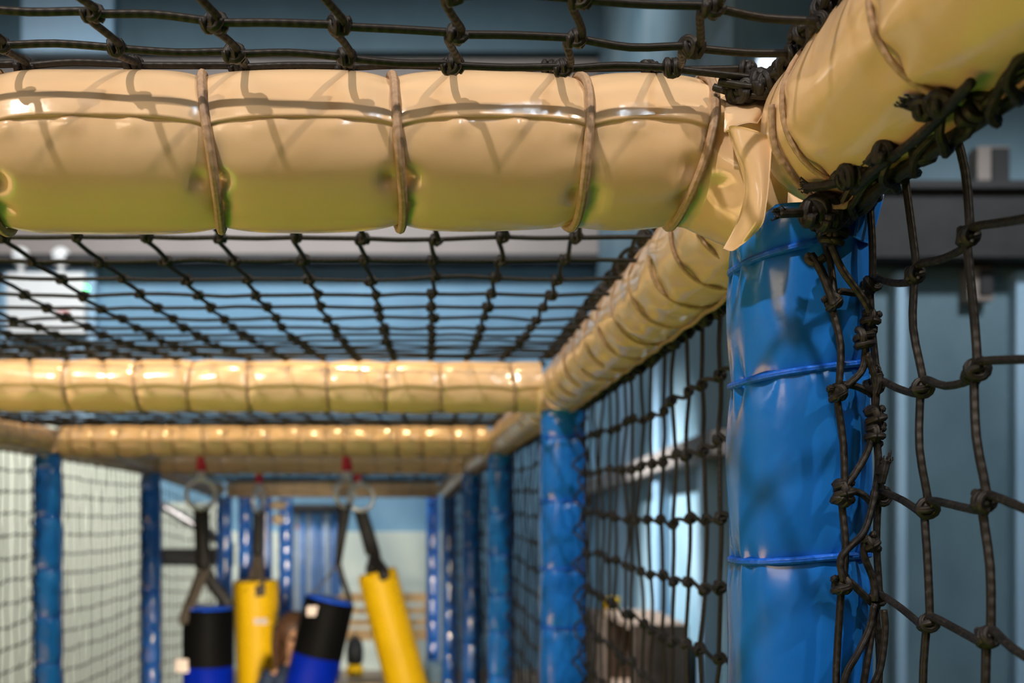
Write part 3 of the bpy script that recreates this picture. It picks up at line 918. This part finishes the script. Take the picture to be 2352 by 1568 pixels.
# bunched lacing along the rail's underside, with short cords out to the net's top row
for q in range(3):
    pts = helix((.266 + .004 * q, -.5, ZC + .1945), (.270 - .004 * q, .70, ZC + .1935), .0045 + .002 * q, 11 + 4 * q, g=g2, jit=.0014)
    tube(mbl, catmull(pts, 2), .0025, 7)
tube(mbl, catmull([(.272, -.5, ZC + .194), (.268, .2, ZC + .192), (.273, .45, ZC + .193), (.266, .6, ZC + .192), (.270, .70, ZC + .192)], 8), .0040, 8)
for y in np.arange(.40, .70, .058):
    put_knot(mbl, (.268 + g2.normal(0, .004), y, ZC + .194 + g2.normal(0, .002)), (.1, 1, 0), (1, 0, .3), 1.1, True, g2)
for j in range(13, K.shape[1] - 1):
    k0 = K[0, j]
    for dy in (-.018, .022):
        e = np.array([.270, k0[1] + dy, ZC + .1935])
        tube(mbl, catmull([k0, (k0 + e) / 2 + g2.normal(0, .001, 3), e], 5), .0024, 7)
mbl.build('lacing_rope', M['rope'], near_s)
# cut rope ends with frayed tips
def frayed(pts, seed, lump=True):
    g = np.random.default_rng(seed)
    mb = MB()
    p = catmull(np.array(pts), 6)
    tube(mb, p, np.linspace(.0026, .0030, len(p)), 8)
    d = p[-1] - p[-2]; d /= np.linalg.norm(d)
    for k in range(18):
        o = g.normal(0, .0013, 3); e = p[-1] + d * g.uniform(.0015, .005) + o * 1.3
        tube(mb, np.array([p[-1] - d * .003 + o * .6, (p[-1] + e) / 2 + o, e]), .0005, 4)
    return mb
for k, (pp, rl) in enumerate((([(1955, 412), (1915, 422), (1880, 428), (1852, 430)], True),
                        ([(1895, 474, .668), (1860, 486, .664), (1825, 489, .662), (1790, 490, .662)], False),
                        ([(2190, 232), (2150, 246), (2112, 246), (2082, 236)], True),
                        ([(2044, 352), (2024, 352), (2008, 358), (1998, 370)], True),
                        ([(2024, 1110, .683), (2030, 1085, .682), (2034, 1066, .682), (2036, 1058, .682)], False),
                        ([(2012, 905, .684), (2018, 885, .683), (2018, 868, .683), (2016, 858, .683)], False))):
    q = [P(x[0], x[1], on_rail(x[0], x[1], .004)) for x in pp] if rl else [P(*x) for x in pp]
    frayed(q, 90 + k).build('frayed_rope_end', M['rope'], near_s)
mbk = MB()
for (px, py) in ((1938, 412), (1955, 402), (2158, 238), (2120, 250), (2030, 348)):
    put_knot(mbk, P(px, py, on_rail(px, py, .004)), (1, .3, .2), (0, 1, .4), 1.05, True, g2)
for (px, py) in ((1885, 478), (1905, 486), (1870, 486), (1900, 500)):
    put_knot(mbk, P(px, py, .664), (1, .3, .2), (0, 1, .4), 1.4, True, g2)
tube(mbk, catmull([P(x, y, on_rail(x, y, .004)) for x, y in ((2190, 232), (2130, 300), (2060, 352), (1990, 402), (1930, 420))], 8), .0026, 8)
tube(mbk, catmull([P(x, y, on_rail(x, y, .007)) for x, y in ((2230, 190), (2150, 275), (2090, 330), (2010, 390), (1960, 440))], 8), .0026, 8)
mbk.build('knotted_rope', M['rope'], near_s)
mbt = MB()
tube(mbt, catmull([P(x, y, on_rail(x, y, .002)) for x, y in ((1772, 240), (1776, 320), (1800, 380), (1845, 436))] + [P(*q) for q in ((1895, 470, .660), (1935, 474, .656), (1962, 452, .654), (1968, 420, .648))], 8), .0022, 8)
mbt.build('twine_loop', M['twine'], near_s)

def side(x0, x1, y0, y1, label, hi, seed, ztop=(.205, .205), pitch=.070, zlim=None, xt=1):
    g = np.random.default_rng(seed)
    o = thing('side_net', label, 'net', ((x0 + x1) / 2, (y0 + y1) / 2, .1), 'black knotted side nets')
    n = int(round((y1 - y0) / pitch))
    ys = np.linspace(y0, y1, n + 1)
    cols = []
    for k, y in enumerate(ys):
        t = (y - y0) / (y1 - y0)
        zt = ztop[0] + (ztop[1] - ztop[0]) * t - .205
        wob = g.normal(0, .006) + (.007 if k % 2 else -.007)
        cols.append([[x0 + (x1 - x0) * t + g.normal(0, .002), y + wob * .5 * (i > 0) + g.normal(0, .0025), ZC + z + zt - .012 * math.sin(PI * t) * (i > 0) + g.normal(0, .003)] for i, z in enumerate(ZR)])
    K = np.array(cols).transpose(1, 0, 2)
    mb = MB()
    if hi:
        nl = 10
        netting(mb, K[:nl + 1], (0, .001, .0048), (0, .0022, 0), hi=True, g=g, jit=.0012)
        netting(mb, K[nl:], (0, 0, .0045), (0, .002, 0), hi=False, g=g, skip=lambda i, j: i == 0)
    else:
        netting(mb, K, (0, 0, .0045), (0, .002, 0), hi=False, g=g)
    mb.build('netting', M['rope'], o)
    ml = MB()
    nn = int((y1 - y0) / .05)
    sx = -.007 * xt
    for q in range(2 if hi else 1):
        tube(ml, catmull(helix((x0 + sx, y0, ZC + ztop[0]), (x1 + sx, y1, ZC + ztop[1]), .007 + .002 * q, nn + 4 * q, per=6, g=g, jit=.0012), 2 if hi else 1), .0026, 6 if hi else 5)
    for y in np.arange(y0 + .02, y1, .04):
        t = (y - y0) / (y1 - y0)
        put_knot(ml, (x0 + (x1 - x0) * t + sx + g.normal(0, .003), y, ZC + ztop[0] + (ztop[1] - ztop[0]) * t + g.normal(0, .003)), (.1, 1, 0), (1, 0, .2), 1.35, hi, g)
    ml.build('lacing_rope', M['rope'], o)
    # lacing down the posts at both ends
    for (x, y, s_) in ((x0, y0, 1), (x1, y1, -1)):
        zt = ztop[0] if s_ == 1 else ztop[1]
        ml = MB()
        tube(ml, catmull(helix((x - .010 * xt, y, ZC + zt - .02), (x - .010 * xt, y, .15), .013, 26, per=6, g=g, jit=.0015), 1), .0026, 5)
        tube(ml, helix((x - .004 * xt, y, ZC + zt - .02), (x - .004 * xt, y, .15), .008, 20, per=6, g=g, jit=.0015), .0026, 5)
        ml.build('lacing_rope', M['rope'], o)
    return o
side(.292, .300, .80, 2.03, 'black knotted side net at the right, between the front and second blue posts', True, 81)
side(.306, .285, 2.15, 3.62, 'black knotted side net at the right, between the second and third blue posts', False, 82)
side(.285, .24, 3.74, 4.99, 'blurred side net at the right, between the third and fourth blue posts', False, 83, (.205, .19))
side(.24, .15, 5.11, 6.44, 'dark side net at the right, between the fourth and fifth blue posts', False, 84, (.19, .105))
side(-1.345, -1.345, 3.74, 4.99, 'side net at the left, before the pale partition, right of the left blue post', False, 85, (.205, .195), xt=-1)
side(-1.345, -1.345, 2.15, 3.62, 'side net at the left edge, left of the blue post under the golden crossbar', False, 86, xt=-1)
side(-1.345, -1.30, 5.11, 6.44, 'dark side net at the left, farthest along the corridor', False, 87, (.195, .105), xt=-1)
# end net across the corridor in front of the pale wall
# ================================================================== PUNCHING BAGS
def rotY(a):
    c, s = math.cos(a), math.sin(a)
    return np.array([[c, 0, s], [0, 1, 0], [-s, 0, c]])
def strip(mb, pts, w, side, thick=.003):
    """Flat webbing along points, width w along side (a vector or list)."""
    p = np.asarray(pts, float); n = len(p)
    sd = np.broadcast_to(np.asarray(side, float), p.shape)
    sd = sd / np.linalg.norm(sd, axis=1)[:, None]
    wv = np.broadcast_to(np.asarray(w, float), (n,))
    T = np.gradient(p, axis=0); nn = np.cross(T, sd); nn /= np.linalg.norm(nn, axis=1)[:, None] + 1e-9
    V = np.stack([p - sd * wv[:, None] / 2 - nn * thick / 2, p + sd * wv[:, None] / 2 - nn * thick / 2, p + sd * wv[:, None] / 2 + nn * thick / 2, p - sd * wv[:, None] / 2 + nn * thick / 2], 1).reshape(-1, 3)
    f = []
    for i in range(n - 1):
        for k in range(4):
            f.append([i * 4 + k, i * 4 + (k + 1) % 4, (i + 1) * 4 + (k + 1) % 4, (i + 1) * 4 + k])
    f.append([3, 2, 1, 0]); f.append([(n - 1) * 4 + k for k in range(4)])
    mb.add(V, f)

def bag(label, Y, clip, ring, ring_r, ring_yaw, neck, neck_w, top, halfw, tilt, length, blue, left_end, right_end, roof_z, tagpos=None, taper=1.0, lr=None, side_neck=(1, 0, 0)):
    sc = Y / F
    ctop = P(top[0], top[1], Y)
    R = halfw * sc
    # axis pointing down along the bag
    ax = np.array([math.sin(tilt), 0, -math.cos(tilt)])
    o = thing('punching_bag', label, 'punching bag', ctop + ax * length, 'hanging punching bags')
    rot = rotY(-tilt)                      # local -z goes along ax
    body = 'yellow' if not blue else 'royal'
    mb = MB()
    if blue:
        bh = 128 * sc
        lathe(mb, [(R * .0, -length), (R * .9, -length), (R * 1.0, -length + .03), (R * 1.0, -bh)], ctop, 40, rot)
        mb.build('bag_body', M['royal'], o)
        mb = MB(); lathe(mb, [(R * 1.005, -bh - .002), (R * 1.012, -bh + .01), (R * 1.012, -.012), (R * 1.0, 0), (R * .955, 0), (R * .95, -.02), (R * .95, -bh)], ctop, 40, rot, cap=False)
        mb.build('top_band', M['black_vinyl'], o)
        mb = MB(); lathe(mb, [(R * .94, -.035), (R * .95, .008), (R * .7, .012), (R * .3, .004), (0.001, 0)], ctop, 32, rot)
        mb.build('top_liner', M['liner'], o)
    else:
        prof = [(R * taper * .3, -length), (R * taper * .95, -length), (R * taper, -length + .03), (R * (1 + taper) / 2, -length * .5), (R * 1.02, -.05), (R, -.012), (R * .93, 0), (R * .6, -.004), (0.001, -.006)]
        lathe(mb, prof, ctop, 40, rot)
        mb.build('bag_body', M['yellow'], o)
    # clip, swivel, ring
    pr = P(ring[0], ring[1], Y)
    a = np.linspace(0, 2 * PI, 40, endpoint=False)
    yw = ring_yaw
    rp = pr + ring_r * sc * (np.cos(a)[:, None] * np.array([math.cos(yw), math.sin(yw), 0]) + np.sin(a)[:, None] * np.array([0, 0, 1]))
    mb = MB(); tube(mb, rp, .0105, 10, closed=True); mb.build('steel_ring', M['steel'], o)
    pc = P(clip[0], clip[1], Y)
    top_r = pr + np.array([0, 0, ring_r * sc])
    mb = MB()
    q = np.linspace(0, 2 * PI, 24, endpoint=False)
    cz = (pc[2] + top_r[2]) / 2
    hh = abs(pc[2] - top_r[2]) / 2
    zc2 = top_r[2] + hh * .55
    tube(mb, np.stack([pc[0] + .014 * np.cos(q), pc[1] + .004 * np.cos(q), zc2 + hh * .62 * np.sin(q)], 1), .006, 8, closed=True)
    ball(mb, top_r + (0, 0, .006), .014, 2); ball(mb, (pc[0] + .010, pc[1] - .01, top_r[2] + .022), .010, 2)
    mb.build('swivel_hook', M['steel'], o)
    mb = MB()
    zt = ZC + roof_z
    strip(mb, [(pc[0], pc[1], zt + .004), (pc[0] - .004, pc[1], (zt + pc[2]) / 2 + .01), (pc[0], pc[1], pc[2]), (pc[0], pc[1], pc[2] - .016)], [.022, .03, .045, .04], (1, .2, 0), .02)
    tube(mb, np.stack([pc[0] + .012 * np.cos(q), pc[1] + .02 * np.sin(q), np.full(24, zt + .006)], 1), .005, 6, closed=True)
    mb.build('webbing_sling', M['red'], o)
    # straps
    pb = pr - np.array([0, 0, ring_r * sc])
    pn = P(neck[0], neck[1], Y)
    mb = MB()
    strip(mb, catmull([pb + (0, 0, .012), pb + (0, 0, -.01), pb * .5 + pn * .5 + (0, 0, 0), pn], 5), neck_w[0] * sc, side_neck, .008) if neck_w[0] == neck_w[1] else \
        strip(mb, [pb + (0, 0, .012), pb + (0, 0, -.01), pb * .5 + pn * .5, pn], [neck_w[0] * sc, neck_w[0] * sc, (neck_w[0] + neck_w[1]) / 2 * sc, neck_w[1] * sc], side_neck, .008)
    mb.build('neck_strap', M['black_strap'], o)
    for (e, w, mat, dy, sv) in (left_end, right_end):
        pe = P(e[0], e[1], Y) + np.array([0, dy, 0])
        mb = MB()
        strip(mb, catmull([pn + (0, 0, .004), pn * .6 + pe * .4 + (0, 0, -.004), pe, pe + ax * .05], 4), w * sc, sv, .004)
        mb.build('strap', M[mat], o)
    if tagpos:
        (tx, ty, tw, th_, dy) = tagpos
        c = P(tx, ty, Y) + np.array([0, dy, 0])
        mb = MB(); box(mb, c[0] - tw * sc / 2, c[0] + tw * sc / 2, c[1] - .002, c[1] + .002, c[2] - th_ * sc / 2, c[2] + th_ * sc / 2)
        lo = mb.build('label_patch', M['label'], o, smooth=False)
        mb = MB(); box(mb, c[0] - tw * sc * .3, c[0] + tw * sc * .3, c[1] - .003, c[1] - .001, c[2] - th_ * sc * .2, c[2] + th_ * sc * .1)
        mb.build('label_print', M['redprint'], lo, smooth=False)
        lo.parent = o
    return o
Rb = 57 * 4.6 / F
bag('blue punching bag with black top band, hanging straight, leftmost of the four', 4.6, (463, 1072), (462, 1135), 33, .25, (467, 1308), (35, 35), (478, 1398), 58, .0, .95, True,
    ((440, 1400), 34, 'brown_strap', -.085, (1, 0, .35)), ((519, 1390), 30, 'black_strap', .04, (1, 0, .6)), .262, (430, 1522, 32, 30, -.085))
bag('yellow punching bag hanging upright between the two blue bags', 5.8, (595, 1102), (594, 1150), 26, 1.25, (592, 1275), (26, 26), (587, 1332), 52, .02, .95, False,
    ((575, 1335), 26, 'brown_strap', .05, (1, 0, .5)), ((606, 1344), 23, 'brown_strap', -.124, (1, 0, .15)), .24, (607, 1421, 30, 14, -.126), taper=.82)
bag('blue punching bag with black top band, leaning left, beside the slanting yellow bag', 4.6, (797, 1072), (792, 1132), 31, .95, (777, 1295), (30, 14), (757, 1378), 57, -.22, .95, True,
    ((716, 1365), 14, 'brown_strap', .0, (.6, .3, .5)), ((803, 1380), 14, 'black_strap', .0, (1, 0, .2)), .262, (726, 1398, 30, 22, -.10))
bag('yellow punching bag slanting down to the right, rightmost of the four', 5.6, (823, 1100), (829, 1143), 29, .15, (858, 1275), (33, 36), (865, 1312), 45, .26, 1.05, False,
    ((850, 1306), 24, 'black_strap', .04, (1, 0, .2)), ((881, 1308), 26, 'black_strap', -.10, (1, 0, .5)), .245, taper=1.12)

# ================================================================== FAR END OF THE CORRIDOR
# strip curtain
o = thing('strip_curtain', 'curtain of blue and grey hanging strips at the far end, under a grey bar', 'strip curtain', (-1.0, 9.5, .1))
xs0, xs1 = P(662, 1200, 9.5)[0], P(782, 1200, 9.5)[0]
nst = 9
for k in range(nst):
    x = xs0 + (xs1 - xs0) * (k + .5) / nst
    mb = MB(); w = (xs1 - xs0) / nst * .46
    strip(mb, [(x, 9.5 + .02 * (k % 2), ZC + .06), (x + .01, 9.5 + .02 * (k % 2), .8), (x, 9.5, .1)], 2 * w, (1, .25 * (-1) ** k, 0), .004)
    mb.build('strip', M['greystrip' if k in (0, 1, 3, 6) else 'bluestrip'], o)
mb = MB(); tube(mb, [(xs0 - .05, 9.47, ZC + .05), (xs1 + .05, 9.47, ZC + .05)], .04, 12); mb.build('hanging_bar', M['greybeam'], o)

# leaning slatted rack
Yr = 8.4
o = thing('slatted_rack', 'pale wooden slatted rack behind the slanting yellow bag', 'rack', P(890, 1700, Yr) * (1, 1, 0) + (0, 0, .02))
tl, tr, bl, br_ = P(782, 1372, Yr), P(982, 1372, Yr), P(770, 1458, Yr - .25), P(993, 1456, Yr - .25)
for a, b in ((tl, bl), (tr, br_)):
    d_ = (b - a); mb = MB(); bar(mb, a, b + d_ * .08, .075, .04, (0, 1, 0)); mb.build('side_rail', M['pine'], o, smooth=False)
    mb = MB(); bar(mb, b, (b[0], b[1] - .1, .0), .05, .05, (0, 1, 0)); mb.build('leg', M['pine'], o, smooth=False)
for t, h in ((0, .07), (.36, .05), (.68, .05), (1.0, .085)):
    mb = MB(); bar(mb, tl + (bl - tl) * t, tr + (br_ - tr) * t, .03, h); mb.build('slat', M['pine'], o, smooth=False)

# bench board low at the bottom edge
o = thing('wooden_bench', 'pale wooden bench at the bottom edge, behind the slanting yellow bag', 'bench', (P(890, 1600, 7.2)[0], 7.2, .02))
a, b = P(800, 1563, 7.2), P(975, 1563, 7.2)
mb = MB(); box(mb, a[0], b[0], 7.05, 7.4, a[2] - .04, a[2], .004); mb.build('bench_top', M['pine'], o, smooth=False)
for x in (a[0] + .06, b[0] - .06):
    for y in (7.1, 7.35):
        mb = MB(); box(mb, x - .025, x + .025, y - .025, y + .025, 0, a[2] - .04); mb.build('leg', M['pine'], o, smooth=False)
# black bag with yellow base hanging under the rack
o = thing('small_bag', 'small black bag with yellow base hanging from a cord below the slatted rack', 'bag', P(815, 1560, 7.9))
c = P(815, 1495, 7.9)
mb = MB(); lathe(mb, [(.035, -.10), (.062, -.08), (.066, .0), (.055, .07), (.02, .10)], c, 20); mb.build('bag_body', M['dark'], o)
mb = MB(); lathe(mb, [(.03, -.19), (.06, -.185), (.064, -.13), (.05, -.095)], c, 20); mb.build('bag_base', M['yellow'], o)
mb = MB(); tube(mb, [P(815, 1462, 7.9), c + (0, 0, .09)], .008, 6); tube(mb, [P(815, 1462, 7.9), P(815, 1458, 8.1)], .008, 6); mb.build('cord', M['dark'], o)
# light blue tub
o = thing('blue_tub', 'light blue tub standing on a stool at the bottom, right of the slanting yellow bag', 'tub', P(1006, 1560, 6.7) * (1, 1, 0))
c = P(1006, 1545, 6.7)
mb = MB(); lathe(mb, [(.075, -.06), (.085, .06), (.092, .065), (.084, .066), (.07, -.05)], c, 24); mb.build('tub_body', M['pale_blue'], o)
mb = MB(); lathe(mb, [(.11, c[2] - .10), (.11, c[2] - .062)], (c[0], c[1], 0), 24); mb.build('stool_seat', M['pine'], o)
for k in range(3):
    an = k * 2.1
    mb = MB(); tube(mb, [(c[0] + .06 * math.cos(an), c[1] + .06 * math.sin(an), c[2] - .1), (c[0] + .11 * math.cos(an), c[1] + .11 * math.sin(an), .0)], .014, 8); mb.build('leg', M['pine'], o)

# dark sloping handrail on the left
o = thing('handrail', 'dark grey tubular handrail sloping behind the left blue bag', 'handrail', (P(440, 1500, 8.0)[0], 8.0, .0))
p0, p1 = P(362, 1155, 8.0), P(520, 1250, 8.0)
mb = MB(); tube(mb, [p0 - (.1, 0, -.06), p1 + (.05, 0, -.03)], .035, 12); mb.build('top_tube', M['tube'], o)
mb = MB(); box(mb, p0[0] - .1, p1[0] + .05, 8.02, 8.05, p1[2] - .16, p1[2] - .03); mb.build('kick_panel', M['greybeam'], o, smooth=False)
for p in (p0, p1):
    mb = MB(); tube(mb, [p, (p[0], p[1], .0)], .028, 10); mb.build('upright', M['tube'], o)
# mesh-dimmed grey partition behind the handrail
struct('wall_screen', box(MB(), -2.42, -1.75, 9.3, 9.4, 0, ZC + .1), M['wall_pale'])

# yellow foam pad corner by the far bar
o = thing('foam_pad', 'small golden foam bumper at the far post beside the upright yellow bag', 'bumper', P(638, 1200, 6.8))
c = P(638, 1160, 6.8)
mb = MB(); ball(mb, c, .05, 3, (1.2, .8, .62)); mb.build('bumper_cap', M['cream'], o)
mb = MB(); ball(mb, c - (0, 0, .09), .04, 3, (1, .8, .9)); mb.build('bumper_end', M['cream'], o)

# cabinet and board by the right wall
o = thing('brown_cabinet', 'brown open wooden cabinet against the blue wall beyond the right net', 'cabinet', (1.40, 6.9, 0))
mb = MB()
x0, x1, y0, y1, zt = 1.26, 1.60, 6.55, 7.6, ZC - .68
box(mb, x0, x1, y0, y1, zt - .04, zt); box(mb, x0, x1, y0, y0 + .03, 0, zt - .04); box(mb, x0, x1, y1 - .03, y1, 0, zt - .04); box(mb, x1 - .02, x1, y0 + .03, y1 - .03, 0, zt - .04)
box(mb, x0 + .02, x1 - .02, y0 + .03, y1 - .03, .4, .43)
mb.build('carcass', M['brown'], o, smooth=False)
mb = MB(); ball(mb, (1.40, 6.9, zt - .25), .10, 2, (1, 1, 1.3)); mb.build('dark_bundle', M['dark'], o)
o = thing('yellow_bin', 'small yellow bin on a brown ledge beyond the right net', 'bin', (1.50, 8.6, 0))
mb = MB(); box(mb, 1.40, 1.62, 8.3, 9.6, 0, ZC - .85); mb.build('ledge', M['brown'], o, smooth=False)
mb = MB(); lathe(mb, [(.06, 0), (.075, .16), (.08, .165), (.07, .16), (.05, .01)], (1.50, 8.75, ZC - .85), 20); mb.build('bin_body', M['yellow'], o)

# white twin-lamp emergency unit on the back wall
Ye = YB - .2
o = thing('emergency_light', 'white twin-lamp emergency light box on the back wall at the left', 'emergency light', P(110, 770, Ye))
a, b = P(20, 768, Ye), P(198, 628, Ye)
mb = MB(); box(mb, a[0], b[0], Ye - .06, Ye + .08, a[2], b[2], .015); mb.build('housing', M['white'], o, smooth=False)
for px in (48, 140):
    mb = MB(); c = P(px, 590, Ye); ball(mb, c, .10, 3, (1, .8, 1)); tube(mb, [c, c - (0, 0, .16)], .03, 8); mb.build('lamp_head', M['white'], o)
mb = MB(); c = P(198, 662, Ye - .07); ball(mb, c, .03, 2); mb.build('indicator_light', M['green_led'], o)
mb = MB(); c = P(150, 715, Ye); box(mb, c[0] - .06, c[0] + .06, Ye - .066, Ye - .058, c[2] - .012, c[2] + .012); mb.build('red_label', M['redprint'], o, smooth=False)

# junction boxes on the right corner wall
for (x0, y0_, x1, y1_, lb) in ((2245, 335, 2320, 455, 'grey junction box above the grey girder at the right'), (2225, 612, 2282, 690, 'dim grey bracket box under the grey girder at the right')):
    a, b = P(x0, y1_, 5.7), P(x1, y0_, 5.7)
    o = thing('junction_box', lb, 'junction box', ((a[0] + b[0]) / 2, 5.8, a[2]))
    mb = MB(); box(mb, a[0], b[0], 5.70, 5.80, a[2], b[2], .008); mb.build('box_body', M['mauve'], o, smooth=False)
    mb = MB(); box(mb, a[0] + (b[0] - a[0]) * .42, b[0] - .01, 5.685, 5.70, a[2] + .03, b[2] - .015); mb.build('box_cover', M['greybeam'], o, smooth=False)

# ================================================================== PERSON behind the leaning blue bag
def skin_chain(bm, sl, pts, root=False):
    vs = []
    for p, r in pts:
        v = bm.verts.new(p)
        v[sl].radius = (r, r) if not isinstance(r, tuple) else r
        vs.append(v)
    for a, b in zip(vs, vs[1:]):
        bm.edges.new((a, b))
    return vs
pp = P(676, 1465, 4.95)
hx, hy, hz = float(pp[0]), 4.95, float(pp[2])
person = thing('person', 'child with long brown hair standing behind the leaning blue punching bag', 'person', (hx, hy, 0.0))
def person_body():
    bm = bmesh.new()
    sl = bm.verts.layers.skin.verify()
    k = (hz + .11) / 1.22                    # scale from a 1.22 m child
    def q(x, y, z): return (x * k, y * k, z * k)
    spine = skin_chain(bm, sl, [(q(0, 0, .60), (.095 * k, .075 * k)), (q(0, 0, .70), (.085 * k, .065 * k)), (q(0, 0, .82), (.095 * k, .07 * k)), (q(0, 0, .92), (.075 * k, .06 * k)),
                                (q(0, 0, .985), (.036 * k, .036 * k)), (q(.008, -.01, 1.03), (.05 * k, .05 * k)), (q(.012, -.008, 1.10), (.078 * k, .088 * k)), (q(.008, 0, 1.165), (.062 * k, .07 * k))])
    spine[0][sl].use_root = True
    nose = skin_chain(bm, sl, [(q(.075, -.065, 1.095), .014 * k), (q(.092, -.088, 1.085), .008 * k)])
    bm.edges.new((spine[6], nose[0]))
    for sx in (-1, 1):
        hipv = skin_chain(bm, sl, [(q(sx * .065, 0, .54), .062 * k), (q(sx * .07, -.01, .33), .046 * k), (q(sx * .07, .01, .18), .042 * k), (q(sx * .07, .015, .06), .028 * k), (q(sx * .075, -.05, .03), .026 * k), (q(sx * .08, -.10, .022), .020 * k)])
        bm.edges.new((spine[0], hipv[0]))
        arm = skin_chain(bm, sl, [(q(sx * .12, 0, .905), .042 * k), (q(sx * .155, .01, .76), .031 * k), (q(sx * .165, -.03, .63), .026 * k), (q(sx * .165, -.05, .555), .019 * k), (q(sx * .163, -.062, .515), (.014 * k, .026 * k))])
        bm.edges.new((spine[3], arm[0]))
        for f in range(4):
            off = (f - 1.5) * .013
            ln = (.038, .046, .043, .033)[f]
            ch = skin_chain(bm, sl, [(q(sx * .163, -.064 + off, .49), .0075 * k), (q(sx * .160, -.066 + off, .49 - ln * .5), .0068 * k), (q(sx * .153, -.068 + off, .49 - ln), .0058 * k)])
            bm.edges.new((arm[-1], ch[0]))
        th = skin_chain(bm, sl, [(q(sx * .158, -.092, .525), .008 * k), (q(sx * .150, -.105, .498), .0065 * k)])
        bm.edges.new((arm[-2], th[0]))
    me = bpy.data.meshes.new('body')
    bm.to_mesh(me); bm.free()
    o = bpy.data.objects.new('body', me)
    COL.objects.link(o); o.parent = person
    o.modifiers.new('skin', 'SKIN').use_smooth_shade = True
    sd = o.modifiers.new('sub', 'SUBSURF'); sd.levels = 2; sd.render_levels = 2
    me.materials.append(M['skin'])
    return o, k
body, kk = person_body()
def pv(x, y, z): return np.array([hx + x * kk, hy + y * kk, z * kk])
mb = MB()                                         # hair: cap plus long locks down the back and the sides
ball(mb, pv(-.004, .045, 1.14), .098 * kk, 3, (1.0, 1.0, .98), jit=.01)
for a in np.linspace(math.radians(20), math.radians(265), 22):
    c, s = math.cos(a), math.sin(a)
    if s < -.30: continue
    pts = [pv(.085 * c, .02 + .09 * s, 1.16), pv(.10 * c, .03 + .10 * s, 1.06), pv(.095 * c, .04 + .09 * s, .96), pv(.085 * c + .01 * math.sin(a * 7), .05 + .08 * s, .84 + .03 * math.sin(a * 5))]
    tube(mb, catmull(pts, 5), np.linspace(.024, .012, 16) * kk, 7)
mb.build('hair', M['hair'], person)
mb = MB()
for e in ((.058, -.088), (.0, -.098)):
    ball(mb, pv(e[0], e[1], 1.108), .011 * kk, 2)
mb.build('eyes', M['eye'], person)
mb = MB(); ball(mb, pv(.032, -.098, 1.055), .02 * kk, 2, (1, .35, .3)); mb.build('mouth', M['redprint'], person)
mb = MB()
lathe(mb, [(.125, .58), (.118, .70), (.122, .82), (.125, .90), (.07, .965), (.045, .975)], (0, 0, 0), 32, cap=False)
mb.v[0] = mb.v[0] * np.array([1.0, .85, 1]) * kk + np.array([hx, hy, 0])
for sx in (-1, 1):
    tube(mb, catmull([pv(sx * .10, 0, .925), pv(sx * .135, 0, .86), pv(sx * .155, .008, .78)], 5), np.linspace(.058, .048, 11) * kk, 14)
mb.build('shirt', M['shirt'], person)
mb = MB()
for sx in (-1, 1):
    tube(mb, catmull([pv(sx * .055, 0, .64), pv(sx * .066, 0, .50), pv(sx * .07, -.008, .33), pv(sx * .07, .012, .10)], 5), np.linspace(.086, .055, 16) * kk, 16)
mb.build('trousers', M['trousers'], person)
mb = MB()
for sx in (-1, 1):
    ball(mb, pv(sx * .077, -.045, .028), .05 * kk, 2, (.75, 1.6, .56))
mb.build('socks', M['sole'], person)

for o in bpy.data.objects:
    if '_base' in o.keys():
        del o['_base']
